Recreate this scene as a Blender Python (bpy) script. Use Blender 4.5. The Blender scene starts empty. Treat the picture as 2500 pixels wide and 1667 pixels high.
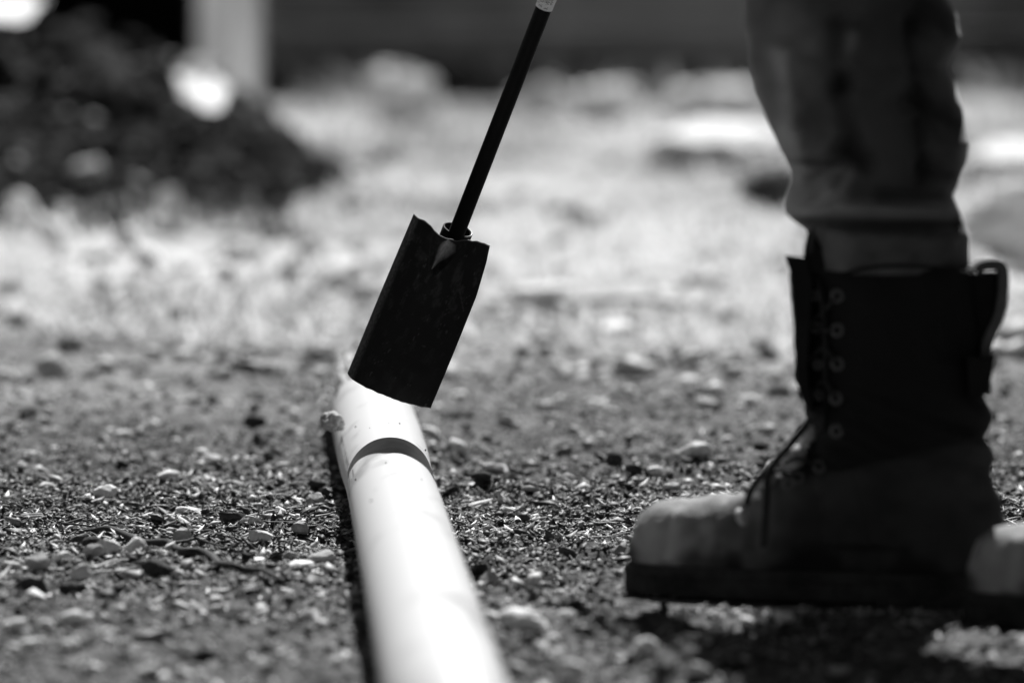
import bpy, bmesh, math, random
import numpy as np
from mathutils import Vector, Matrix, noise as mnoise

R = math.radians
scene = bpy.context.scene
col = scene.collection
rng = np.random.default_rng(7)
random.seed(7)

# ------------------------------------------------------------------ camera, sky, sun, exposure
CAM_H = 0.537
FPX = 200.0 / 36.0 * 2500.0
PITCH = math.atan(833.5 / FPX)
cam_data = bpy.data.cameras.new('camera')
cam_data.lens = 200.0
cam_data.sensor_width = 36.0
cam_data.clip_start = 0.1
cam_data.clip_end = 2000.0
cam_data.dof.use_dof = True
cam_data.dof.focus_distance = 5.80
cam_data.dof.aperture_fstop = 4.2
cam_data.dof.aperture_blades = 9
cam = bpy.data.objects.new('camera', cam_data)
cam.location = (0, 0, CAM_H)
cam.rotation_euler = (math.pi / 2 - PITCH, 0, 0)
col.objects.link(cam)
scene.camera = cam

SUN_EL = R(52)
SUN_AZ = R(8)            # sun stands beyond the scene, a little to the right of straight ahead
SUN_DIR = Vector((math.sin(SUN_AZ) * math.cos(SUN_EL), math.cos(SUN_AZ) * math.cos(SUN_EL), math.sin(SUN_EL)))
world = bpy.data.worlds.new('World')
scene.world = world
world.use_nodes = True
wn, wl = world.node_tree.nodes, world.node_tree.links
wn.clear()
sky = wn.new('ShaderNodeTexSky')
sky.sky_type = 'NISHITA'
sky.sun_disc = False
sky.sun_elevation = SUN_EL
sky.sun_rotation = SUN_AZ
sky.altitude = 900
sky.air_density = 0.35      # very clear dry air: deep sky, hard shade
sky.dust_density = 0.1
bw = wn.new('ShaderNodeRGBToBW')          # a black and white photograph: the sky light carries no hue
bgn = wn.new('ShaderNodeBackground')
bgn.inputs['Strength'].default_value = 0.05
wo = wn.new('ShaderNodeOutputWorld')
wl.new(sky.outputs[0], bw.inputs[0]); wl.new(bw.outputs[0], bgn.inputs['Color']); wl.new(bgn.outputs[0], wo.inputs[0])

sun_data = bpy.data.lights.new('sun', 'SUN')
sun_data.energy = 5.0
sun_data.angle = R(0.53)
sun_data.color = (1, 1, 1)
sun = bpy.data.objects.new('sun', sun_data)
sun.rotation_euler = SUN_DIR.to_track_quat('Z', 'Y').to_euler()
sun.location = (0, 0, 8)
col.objects.link(sun)

scene.view_settings.view_transform = 'Standard'
scene.view_settings.look = 'None'
scene.view_settings.exposure = 0.42
scene.view_settings.gamma = 1.0
scene.view_settings.use_curve_mapping = False

# ------------------------------------------------------------------ helpers
def ray(px, py):
    a = (px - 1250.0) / FPX
    b = (py - 833.5) / FPX
    f = Vector((0, math.cos(PITCH), -math.sin(PITCH)))
    u = Vector((0, math.sin(PITCH), math.cos(PITCH)))
    return f + Vector((a, 0, 0)) - u * b

def P(px, py, Y):
    d = ray(px, py)
    return Vector((0, 0, CAM_H)) + d * (Y / d.y)

def G(px, py):
    d = ray(px, py)
    return Vector((0, 0, CAM_H)) + d * (CAM_H / -d.z)

def tag(o, label=None, cat=None, group=None, kind=None):
    if label: o['label'] = label
    if cat: o['category'] = cat
    if group: o['group'] = group
    if kind: o['kind'] = kind
    return o

def empty(name, loc=(0, 0, 0), label=None, cat=None, group=None):
    o = bpy.data.objects.new(name, None)
    o.empty_display_size = 0.05
    o.location = loc
    col.objects.link(o)
    return tag(o, label, cat, group)

def link_mesh(name, me, mat, parent=None, smooth=True):
    if mat is not None and not me.materials:
        me.materials.append(mat)
    if smooth:
        me.polygons.foreach_set('use_smooth', np.ones(len(me.polygons), dtype=bool))
    o = bpy.data.objects.new(name, me)
    col.objects.link(o)
    if parent is not None:
        o.parent = parent
        # geometry is written in world coordinates, so take the parent's place out again
        o.matrix_parent_inverse = Matrix.Translation(-Vector(parent_origin(parent)))
    return o

def parent_origin(p):
    v = Vector((0, 0, 0))
    while p is not None:
        v = v + p.location
        p = p.parent if p.parent is None or p.matrix_parent_inverse == Matrix.Identity(4) else None
    return v

def np_mesh(name, V, F):
    """V (n,3), F (m,k) all faces with k corners"""
    me = bpy.data.meshes.new(name)
    V = np.asarray(V, dtype=np.float32); F = np.asarray(F, dtype=np.int32)
    m, k = F.shape
    me.vertices.add(len(V)); me.vertices.foreach_set('co', V.ravel())
    me.loops.add(m * k); me.loops.foreach_set('vertex_index', F.ravel())
    me.polygons.add(m)
    me.polygons.foreach_set('loop_start', np.arange(0, m * k, k, dtype=np.int32))
    me.polygons.foreach_set('loop_total', np.full(m, k, dtype=np.int32))
    me.update(calc_edges=True)
    me.validate()
    return me

def grid_faces(nu, nv, wrap_v=False):
    i = np.arange(nu - 1)[:, None]
    jn = nv if wrap_v else nv - 1
    j = np.arange(jn)[None, :]
    j2 = (j + 1) % nv
    a = i * nv + j; b = i * nv + j2; c = (i + 1) * nv + j2; d = (i + 1) * nv + j
    return np.stack([a, b, c, d], -1).reshape(-1, 4)

def _hash(ix, iy, iz, seed):
    h = (ix.astype(np.int64) * 374761393 + iy.astype(np.int64) * 668265263 + iz.astype(np.int64) * 2147483647 + seed * 974634777)
    h = (h ^ (h >> 13)) * 1274126177
    h = (h ^ (h >> 16)) & 0xffffff
    return h / float(0xffffff)

def vnoise(x, y, z=None, seed=0):
    """value noise in -1..1"""
    if z is None: z = np.zeros_like(x)
    ix, iy, iz = np.floor(x), np.floor(y), np.floor(z)
    fx, fy, fz = x - ix, y - iy, z - iz
    s = lambda t: t * t * t * (t * (t * 6 - 15) + 10)
    u, v, w = s(fx), s(fy), s(fz)
    r = 0
    for dz in (0, 1):
        if dz and not np.any(fz): continue
        wz = (w if dz else 1 - w)
        a = _hash(ix, iy, iz + dz, seed); b = _hash(ix + 1, iy, iz + dz, seed)
        c = _hash(ix, iy + 1, iz + dz, seed); d = _hash(ix + 1, iy + 1, iz + dz, seed)
        r = r + wz * ((a * (1 - u) + b * u) * (1 - v) + (c * (1 - u) + d * u) * v)
    return r * 2 - 1

def interp(x, xs, ys):
    return np.interp(x, xs, ys)

# ------------------------------------------------------------------ materials (all neutral grey: black and white photograph)
def mat(name, v=0.3, rough=0.8, var=0.0, scale=20.0, bump=0.0, bscale=60.0, metallic=0.0, spec=0.5, detail=6.0, lo=None, hi=None, bdist=0.002):
    m = bpy.data.materials.new(name)
    m.use_nodes = True
    n, l = m.node_tree.nodes, m.node_tree.links
    b = n['Principled BSDF']
    b.inputs['Roughness'].default_value = rough
    b.inputs['Metallic'].default_value = metallic
    b.inputs['Specular IOR Level'].default_value = spec
    b.inputs['Base Color'].default_value = (v, v, v, 1)
    tc = n.new('ShaderNodeNewGeometry')
    if var > 0 or lo is not None:
        t = n.new('ShaderNodeTexNoise'); t.inputs['Scale'].default_value = scale; t.inputs['Detail'].default_value = detail
        t.inputs['Roughness'].default_value = 0.65
        l.new(tc.outputs['Position'], t.inputs['Vector'])
        r = n.new('ShaderNodeValToRGB')
        a = lo if lo is not None else v * (1 - var)
        c = hi if hi is not None else v * (1 + var)
        r.color_ramp.elements[0].position = 0.33; r.color_ramp.elements[0].color = (a, a, a, 1)
        r.color_ramp.elements[1].position = 0.67; r.color_ramp.elements[1].color = (c, c, c, 1)
        l.new(t.outputs[0], r.inputs[0]); l.new(r.outputs[0], b.inputs['Base Color'])
    if bump > 0:
        t2 = n.new('ShaderNodeTexNoise'); t2.inputs['Scale'].default_value = bscale; t2.inputs['Detail'].default_value = 8
        l.new(tc.outputs['Position'], t2.inputs['Vector'])
        bp = n.new('ShaderNodeBump'); bp.inputs['Strength'].default_value = bump; bp.inputs['Distance'].default_value = bdist
        l.new(t2.outputs[0], bp.inputs['Height']); l.new(bp.outputs[0], b.inputs['Normal'])
    return m

def attr_mat(name, rough=0.6, bump=0.4, bscale=300.0):
    """base colour from the per-piece attribute 'tone'"""
    m = mat(name, 0.2, rough, bump=bump, bscale=bscale)
    n, l = m.node_tree.nodes, m.node_tree.links
    a = n.new('ShaderNodeAttribute'); a.attribute_name = 'tone'
    l.new(a.outputs['Fac'], n['Principled BSDF'].inputs['Base Color'])
    n['Principled BSDF'].inputs['Specular IOR Level'].default_value = 0.5
    return m

M = {}
M['pale_stone'] = mat('pale_stone', 0.74, 0.8, var=0.2, scale=90, bump=0.7, bscale=250)
M['grey_stone'] = mat('grey_stone', 0.42, 0.85, var=0.35, scale=90, bump=0.7, bscale=250)
M['dark_clod'] = mat('dark_clod', 0.05, 0.95, var=0.5, scale=120, bump=0.9, bscale=220, bdist=0.004)
M['boulder'] = mat('boulder', 0.78, 0.9, var=0.25, scale=12, bump=0.6, bscale=40, bdist=0.01)
M['boulder_white'] = mat('boulder_white', 0.88, 0.9, var=0.05, scale=8, bump=0.6, bscale=40, bdist=0.01)
M['boulder_dark'] = mat('boulder_dark', 0.05, 0.9, var=0.4, scale=12, bump=0.6, bscale=40, bdist=0.01)
M['mound'] = mat('mound_soil', 0.05, 0.95, lo=0.008, hi=0.045, scale=2.2, bump=0.8, bscale=30, bdist=0.02)
M['twig'] = mat('twig_bark', 0.035, 0.8, var=0.5, scale=150, bump=0.5, bscale=400)
M['straw'] = mat('straw', 0.45, 0.7, var=0.4, scale=60)
M['steel'] = mat('blade_steel', 0.012, 0.6, lo=0.004, hi=0.022, scale=28, bump=0.15, bscale=220, metallic=0.0, spec=0.14, bdist=0.0008)
M['bare_steel'] = mat('bare_steel', 0.3, 0.45, var=0.5, scale=200, metallic=0.3, spec=0.5)
M['shaft'] = mat('shaft_paint', 0.005, 0.5, var=0.3, scale=40, spec=0.12)
M['label'] = mat('paper_label', 0.80, 0.6, var=0.05, scale=200)
M['print'] = mat('print_ink', 0.12, 0.7)
M['faint_print'] = mat('faint_print', 0.40, 0.7)
M['trousers'] = mat('trouser_cloth', 0.085, 0.8, var=0.12, scale=6, bump=0.35, bscale=900, spec=0.15, bdist=0.0005)
M['trousers'].node_tree.nodes['Principled BSDF'].inputs['Sheen Weight'].default_value = 0.4
M['trousers'].node_tree.nodes['Principled BSDF'].inputs['Sheen Roughness'].default_value = 0.35
M['jacket'] = mat('jacket_cloth', 0.06, 0.95, var=0.2, scale=9)
M['skin'] = mat('skin', 0.35, 0.6)
M['leather_dark'] = mat('leather_dark', 0.009, 0.65, var=0.5, scale=25, bump=0.35, bscale=300, spec=0.15, bdist=0.001)
M['leather_toe'] = mat('leather_toe', 0.3, 0.8, lo=0.22, hi=0.40, scale=22, bump=0.5, bscale=180, spec=0.2, bdist=0.001)
M['leather_pale'] = mat('leather_pale', 0.11, 0.8, lo=0.05, hi=0.15, scale=22, bump=0.5, bscale=180, spec=0.2, bdist=0.001)
M['leather_tongue'] = mat('leather_tongue', 0.45, 0.85, var=0.25, scale=60, bump=0.5, bscale=200)
M['rubber'] = mat('rubber', 0.032, 0.85, var=0.6, scale=30, bump=0.5, bscale=200, spec=0.25)
M['lace'] = mat('lace', 0.02, 0.85)
M['eyelet'] = mat('eyelet_metal', 0.12, 0.5, metallic=0.2)
M['board'] = mat('weathered_board', 0.14, 0.85, lo=0.10, hi=0.60, scale=0.45, bump=0.4, bscale=14, bdist=0.01)
M['board_dark'] = mat('dark_board', 0.05, 0.85, lo=0.035, hi=0.08, scale=1.6, bump=0.4, bscale=14, bdist=0.01)
M['shed_dark'] = mat('tarred_boards', 0.015, 0.9, var=0.3, scale=3)

# white pipe plastic: white with faint dirty smudges of their own shape
mp = mat('white_pvc', 0.68, 0.42, spec=0.3)
n, l = mp.node_tree.nodes, mp.node_tree.links
g = n.new('ShaderNodeNewGeometry')
t = n.new('ShaderNodeTexNoise'); t.inputs['Scale'].default_value = 17; t.inputs['Detail'].default_value = 5
mp_map = n.new('ShaderNodeMapping'); mp_map.inputs['Scale'].default_value = (1, 0.35, 1)
l.new(g.outputs['Position'], mp_map.inputs[0]); l.new(mp_map.outputs[0], t.inputs['Vector'])
r = n.new('ShaderNodeValToRGB')
r.color_ramp.elements[0].position = 0.26; r.color_ramp.elements[0].color = (0.36, 0.36, 0.36, 1)
r.color_ramp.elements[1].position = 0.44; r.color_ramp.elements[1].color = (0.72, 0.72, 0.72, 1)
l.new(t.outputs[0], r.inputs[0]); l.new(r.outputs[0], n['Principled BSDF'].inputs['Base Color'])
M['pipe'] = mp

# translucent pale plastic film, backlit by the sun
def film(name, v, trans):
    m = bpy.data.materials.new(name); m.use_nodes = True
    n, l = m.node_tree.nodes, m.node_tree.links
    n.clear()
    o = n.new('ShaderNodeOutputMaterial'); mx = n.new('ShaderNodeMixShader')
    d = n.new('ShaderNodeBsdfDiffuse'); tr = n.new('ShaderNodeBsdfTranslucent')
    gg = n.new('ShaderNodeNewGeometry'); tx = n.new('ShaderNodeTexNoise'); tx.inputs['Scale'].default_value = 5
    mpn = n.new('ShaderNodeMapping'); mpn.inputs['Scale'].default_value = (3, 3, 0.3)
    rr = n.new('ShaderNodeValToRGB')
    rr.color_ramp.elements[0].position = .3; rr.color_ramp.elements[0].color = (v * .7, v * .7, v * .7, 1)
    rr.color_ramp.elements[1].position = .7; rr.color_ramp.elements[1].color = (v, v, v, 1)
    l.new(gg.outputs['Position'], mpn.inputs[0]); l.new(mpn.outputs[0], tx.inputs['Vector']); l.new(tx.outputs[0], rr.inputs[0])
    l.new(rr.outputs[0], d.inputs[0]); l.new(rr.outputs[0], tr.inputs[0])
    mx.inputs[0].default_value = trans
    l.new(d.outputs[0], mx.inputs[1]); l.new(tr.outputs[0], mx.inputs[2]); l.new(mx.outputs[0], o.inputs[0])
    return m
M['film'] = film('plastic_film', 0.72, 0.75)
M['bag'] = film('bag_film', 0.97, 0.85)

# ------------------------------------------------------------------ ground
def ground_h(x, y):
    near = np.clip((9.0 - y) / 2.5, 0, 1)
    far = 1 - near
    h = 0.006 * vnoise(x * 1.3, y * 1.0, seed=1)
    h = h + 0.006 * vnoise(x * 5, y * 5, seed=2)
    h = h + 0.0055 * vnoise(x * 17, y * 15, seed=3)
    clod = np.abs(vnoise(x * 38, y * 34, seed=4))
    h = h + 0.008 * (0.45 - clod) * (0.5 + 0.5 * vnoise(x * 4, y * 4, seed=8))
    h = h + 0.0042 * vnoise(x * 85, y * 75, seed=5) * near
    h = h + 0.003 * vnoise(x * 190, y * 170, seed=6) * near
    # beyond: rough trampled earth with bigger lumps
    h = h + far * (0.016 * vnoise(x * 2.6, y * 1.6, seed=11) + 0.008 * (0.4 - np.abs(vnoise(x * 7, y * 5, seed=12))))
    farther = np.clip((y - 15) / 6.0, 0, 1)
    h = h + farther * (0.05 * vnoise(x * 0.9, y * 0.5, seed=13))
    # keep it flat below the feet and the pipe
    px = -0.125 - 0.04385 * (y - 5.79)
    under = np.exp(-((x - px) / 0.05) ** 2) * (y < 7.2)
    h = np.where(h > -0.002, h - (h + 0.002) * under, h)
    foot = np.exp(-(((x - 0.27) / 0.21) ** 4 + ((y - 5.06) / 0.13) ** 4))
    h = np.where(h > -0.003, h - (h + 0.003) * foot, h)
    return h

def steps(segs):
    out = [segs[0][0]]
    for a, b, s0, s1 in segs:
        y = a
        while y < b - 1e-6:
            t = (y - a) / (b - a)
            y += s0 + (s1 - s0) * t
            out.append(min(y, b))
    return np.array(out)

ys = steps([(-2.0, 3.8, 0.4, 0.1), (3.8, 4.6, 0.08, 0.012), (4.6, 5.3, 0.012, 0.008), (5.3, 6.5, 0.0052, 0.006), (6.5, 8.5, 0.008, 0.02),
            (8.5, 16, 0.022, 0.045), (16, 33, 0.06, 0.2), (33, 60, 0.5, 5), (60, 600, 10, 90)])
xh = steps([(0, 0.62, 0.0045, 0.0045), (0.62, 0.8, 0.006, 0.018), (0.8, 2.4, 0.02, 0.035), (2.4, 6, 0.06, 0.4), (6, 40, 1, 6), (40, 400, 15, 90)])
xs = np.concatenate([-xh[::-1][:-1], xh])
XX, YY = np.meshgrid(xs, ys, indexing='ij')
HH = ground_h(XX, YY)
fade = np.clip((40 - YY) / 8, 0, 1) * np.clip((30 - np.abs(XX)) / 10, 0, 1)
HH = HH * fade
V = np.stack([XX, YY, HH], -1).reshape(-1, 3)
F = grid_faces(len(xs), len(ys))[:, ::-1]
gm = bpy.data.materials.new('earth'); gm.use_nodes = True
n, l = gm.node_tree.nodes, gm.node_tree.links
b = n['Principled BSDF']; b.inputs['Roughness'].default_value = 0.95; b.inputs['Specular IOR Level'].default_value = 0.15
geo = n.new('ShaderNodeNewGeometry'); sep = n.new('ShaderNodeSeparateXYZ'); l.new(geo.outputs['Position'], sep.inputs[0])
warp = n.new('ShaderNodeTexNoise'); warp.inputs['Scale'].default_value = 0.9; warp.inputs['Detail'].default_value = 5
l.new(geo.outputs['Position'], warp.inputs['Vector'])
wm = n.new('ShaderNodeMath'); wm.operation = 'MULTIPLY_ADD'; wm.inputs[1].default_value = 5.0
l.new(warp.outputs[0], wm.inputs[0]); l.new(sep.outputs['Y'], wm.inputs[2])
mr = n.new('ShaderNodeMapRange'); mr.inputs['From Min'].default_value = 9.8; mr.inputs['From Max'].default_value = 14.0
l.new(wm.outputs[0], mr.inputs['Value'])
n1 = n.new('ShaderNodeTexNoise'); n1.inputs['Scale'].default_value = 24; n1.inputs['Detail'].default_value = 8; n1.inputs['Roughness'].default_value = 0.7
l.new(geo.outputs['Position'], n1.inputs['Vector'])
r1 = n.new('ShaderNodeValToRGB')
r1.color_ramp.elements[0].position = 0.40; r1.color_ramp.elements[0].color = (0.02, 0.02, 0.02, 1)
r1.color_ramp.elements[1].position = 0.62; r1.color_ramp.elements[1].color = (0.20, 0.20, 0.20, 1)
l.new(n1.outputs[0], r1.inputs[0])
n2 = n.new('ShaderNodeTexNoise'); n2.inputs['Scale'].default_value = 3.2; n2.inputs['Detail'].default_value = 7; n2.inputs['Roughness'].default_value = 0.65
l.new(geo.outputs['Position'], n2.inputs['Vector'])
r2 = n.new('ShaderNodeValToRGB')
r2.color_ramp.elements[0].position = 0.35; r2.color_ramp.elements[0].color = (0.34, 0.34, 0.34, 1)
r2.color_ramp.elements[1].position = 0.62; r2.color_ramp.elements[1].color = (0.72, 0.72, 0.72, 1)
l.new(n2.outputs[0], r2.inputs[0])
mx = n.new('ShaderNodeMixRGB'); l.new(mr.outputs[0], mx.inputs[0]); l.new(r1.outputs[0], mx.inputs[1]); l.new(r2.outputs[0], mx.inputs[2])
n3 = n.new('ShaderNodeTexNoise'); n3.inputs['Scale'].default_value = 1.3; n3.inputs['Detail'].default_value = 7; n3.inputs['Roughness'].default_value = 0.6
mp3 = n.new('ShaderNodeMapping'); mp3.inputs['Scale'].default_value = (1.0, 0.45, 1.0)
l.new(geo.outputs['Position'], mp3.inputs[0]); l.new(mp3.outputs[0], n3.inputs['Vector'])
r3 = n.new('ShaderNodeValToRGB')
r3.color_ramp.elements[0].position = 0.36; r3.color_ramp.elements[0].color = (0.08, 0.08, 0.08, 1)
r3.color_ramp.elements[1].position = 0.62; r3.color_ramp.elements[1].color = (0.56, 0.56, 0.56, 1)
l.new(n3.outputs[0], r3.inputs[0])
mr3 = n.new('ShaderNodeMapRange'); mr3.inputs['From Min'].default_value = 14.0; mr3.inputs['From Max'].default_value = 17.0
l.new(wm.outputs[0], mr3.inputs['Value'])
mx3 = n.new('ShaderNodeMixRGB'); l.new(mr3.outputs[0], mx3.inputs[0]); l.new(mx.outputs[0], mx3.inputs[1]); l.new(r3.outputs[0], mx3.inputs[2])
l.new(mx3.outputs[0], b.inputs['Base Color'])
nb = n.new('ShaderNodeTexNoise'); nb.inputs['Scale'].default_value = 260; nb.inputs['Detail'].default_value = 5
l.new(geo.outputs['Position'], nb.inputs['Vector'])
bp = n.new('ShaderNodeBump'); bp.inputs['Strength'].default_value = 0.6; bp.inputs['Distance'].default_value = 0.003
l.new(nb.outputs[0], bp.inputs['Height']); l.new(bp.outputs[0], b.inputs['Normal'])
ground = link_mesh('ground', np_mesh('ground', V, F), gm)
tag(ground, 'dry crumbly earth floor, dark near and dusty pale beyond', kind='structure')

def gh(x, y):
    return float(ground_h(np.array([x]), np.array([y]))[0])

_YS = np.arange(4.0, 9.5, .003)
def GH(px, py):
    """where a line of sight first meets the uneven earth"""
    d = ray(px, py)
    xs_ = d.x / d.y * _YS; zs_ = CAM_H + d.z / d.y * _YS
    hit = np.nonzero(zs_ < ground_h(xs_, _YS))[0]
    if len(hit) == 0: return G(px, py)
    i = hit[0]
    return Vector((xs_[i], _YS[i], zs_[i]))

# ------------------------------------------------------------------ loose crumbs (stuff): one mesh, a tone per crumb
def ico(sub):
    bm = bmesh.new(); bmesh.ops.create_icosphere(bm, subdivisions=sub, radius=1.0)
    v = np.array([p.co[:] for p in bm.verts]); f = np.array([[q.index for q in fc.verts] for fc in bm.faces]); bm.free()
    return v, f
ICO1 = ico(1)
OCTA = (np.array([[1, 0, 0], [-1, 0, 0], [0, 1, 0], [0, -1, 0], [0, 0, 1], [0, 0, -1.]]),
        np.array([[0, 2, 4], [2, 1, 4], [1, 3, 4], [3, 0, 4], [2, 0, 5], [1, 2, 5], [3, 1, 5], [0, 3, 5]]))

def scatter(name, x, y, sx, sy, sz, tone, sink=0.3, label=None, hfun=ground_h, parent=None, material=None, tilt=0.6, shape=None, jit=0.34):
    nN = len(x)
    bv, bf = shape or ICO1
    k = len(bv)
    Vv = np.repeat(bv[None], nN, 0) * (1 + jit * (rng.random((nN, k, 1)) * 2 - 1)) + .22 * (rng.random((nN, k, 3)) * 2 - 1)
    Vv = Vv * np.stack([sx, sy, sz], -1)[:, None, :]
    a = rng.random(nN) * 2 * np.pi; tx = (rng.random(nN) - .5) * 2 * tilt; ty = (rng.random(nN) - .5) * 2 * tilt
    c, s = np.cos(tx)[:, None], np.sin(tx)[:, None]
    Y1 = Vv[..., 1] * c - Vv[..., 2] * s; Z1 = Vv[..., 1] * s + Vv[..., 2] * c; X1 = Vv[..., 0]
    c, s = np.cos(ty)[:, None], np.sin(ty)[:, None]
    X2 = X1 * c + Z1 * s; Z2 = -X1 * s + Z1 * c
    c, s = np.cos(a)[:, None], np.sin(a)[:, None]
    X3 = X2 * c - Y1 * s; Y3 = X2 * s + Y1 * c
    z0 = hfun(x, y)
    out = np.stack([X3 + x[:, None], Y3 + y[:, None], Z2 + (z0 + sz * (1 - sink))[:, None]], -1).reshape(-1, 3)
    F = (bf[None] + (np.arange(nN) * k)[:, None, None]).reshape(-1, 3)
    me = np_mesh(name, out, F)
    at = me.attributes.new('tone', 'FLOAT', 'POINT')
    at.data.foreach_set('value', np.repeat(tone, k).astype(np.float32))
    o = link_mesh(name, me, material or M['crumb'], parent, smooth=False)
    tag(o, label, kind='stuff')
    return o

M['crumb'] = attr_mat('crumb')

def avoid(x, y):
    pxx = -0.125 - 0.04385 * (y - 5.79)
    ok = np.abs(x - pxx) > 0.028
    ok &= ~((np.abs(x - 0.27) < 0.19) & (np.abs(y - 5.08) < 0.05))
    return ok

def tones(nN, dark=0.6):
    t = np.where(rng.random(nN) < dark, rng.uniform(0.015, 0.09, nN), rng.uniform(0.18, 0.80, nN))
    return t

# fine crumbs where the lens is sharp
nN = 125000
y = np.concatenate([rng.normal(5.85, 0.42, int(nN * .8)), rng.uniform(4.4, 8.0, nN - int(nN * .8))]); y = np.clip(y, 4.35, 8.0)
x = rng.uniform(-1, 1, nN) * (0.10 * y + 0.08)
ok = avoid(x, y); x, y = x[ok], y[ok]; nN = len(x)
s = rng.lognormal(math.log(0.0014), 0.5, nN)
scatter('fine_gravel', x, y, s * rng.uniform(0.9, 3.2, nN), s * rng.uniform(.6, 1.2, nN), s * rng.uniform(0.35, 1.0, nN), tones(nN, .74), shape=OCTA, tilt=.8,
        label='fine loose crumbs of soil and grit covering the ground')
nN = 3800
y = rng.uniform(4.3, 10, nN); x = rng.uniform(-1, 1, nN) * (0.10 * y + 0.1)
ok = avoid(x, y); x, y = x[ok], y[ok]; nN = len(x)
s = rng.lognormal(math.log(0.0034), 0.35, nN)
scatter('coarse_gravel', x, y, s * rng.uniform(0.9, 1.7, nN), s, s * rng.uniform(0.45, 0.9, nN), tones(nN, .6),
        label='coarser clods and small stones mixed through the loose soil')
nN = 520
y = np.where(rng.random(nN) < .5, rng.uniform(4.3, 5.35, nN), rng.uniform(6.4, 9.0, nN)); x = rng.uniform(-1, 1, nN) * (0.10 * y + 0.05)
ok = avoid(x, y) & ~((x > .06) & (y < 5.4)) & (np.abs(x + .125 + .04385 * (y - 5.79)) > .06); x, y = x[ok], y[ok]; nN = len(x)
s = rng.lognormal(math.log(0.0056), 0.4, nN)
scatter('pebbles', x, y, s * rng.uniform(1.0, 1.6, nN), s, s * rng.uniform(0.45, 0.85, nN), np.where(rng.random(nN) < .35, .03, rng.uniform(.3, .8, nN)),
        label='mixed pale and dark pebbles lying loose on the soil')
nN = 1500
y = 8 + 14 * rng.random(nN) ** 1.5; x = rng.uniform(-1, 1, nN) * (0.10 * y + 0.25)
s = rng.lognormal(math.log(0.010), 0.5, nN)
scatter('distant_rubble', x, y, s * rng.uniform(0.9, 1.9, nN), s, s * rng.uniform(0.35, 0.9, nN), np.where(rng.random(nN) < .3, .08, rng.uniform(.25, .65, nN)),
        label='pale rubble and clods strewn over the ground beyond the pipe')

# ------------------------------------------------------------------ single stones
def rock_mesh(seed, sub=3, cuts=9, flat=0.65, rough=1.0):
    rr = random.Random(seed)
    v, f = ico(sub)
    v = v.copy()
    for _ in range(cuts):                                  # plane cuts give broken facets
        nrm = np.array([rr.gauss(0, 1) for _ in range(3)]); nrm /= np.linalg.norm(nrm)
        d = rr.uniform(0.55, 0.85)
        e = v @ nrm - d
        v = v - np.where(e > 0, e, 0)[:, None] * nrm[None] * 0.95
    nz = vnoise(v[:, 0] * 3 + seed, v[:, 1] * 3, v[:, 2] * 3, seed=seed) * 0.06 * rough
    nz += vnoise(v[:, 0] * 8 + seed, v[:, 1] * 8, v[:, 2] * 8, seed=seed + 1) * 0.035 * rough
    v = v * (1 + nz[:, None])
    v[:, 2] *= flat
    hi = v.max(0); lo = v.min(0)
    v = (v - (hi + lo) / 2) / ((hi - lo) / 2)
    return np_mesh('stone', v, f)
ROCKS = {k: [] for k in ('pale', 'grey', 'dark')}
for kind, mname in (('pale', 'pale_stone'), ('grey', 'grey_stone'), ('dark', 'dark_clod')):
    for i in range(7):
        me = rock_mesh(hash_i := (i * 13 + len(kind) * 101 + ord(kind[0])), 3, 12 if kind != 'dark' else 3)
        me.materials.append(M[mname])
        me.polygons.foreach_set('use_smooth', np.full(len(me.polygons), kind == 'dark'))
        ROCKS[kind].append(me)

def stone(name, kind, x, y, sx, sy, sz, label, cat='stone', group=None, rz=None, sink=0.25, z=None, i=None):
    me = ROCKS[kind][random.randrange(7) if i is None else i]
    o = bpy.data.objects.new(name, me)
    base = gh(x, y) if z is None else z
    o.location = (x, y, base + sz * (1 - sink))
    o.scale = (sx, sy, sz)
    o.rotation_euler = (random.uniform(-.15, .15), random.uniform(-.15, .15), random.uniform(0, 6.28) if rz is None else rz)
    col.objects.link(o)
    return tag(o, label, cat, group)

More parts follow.
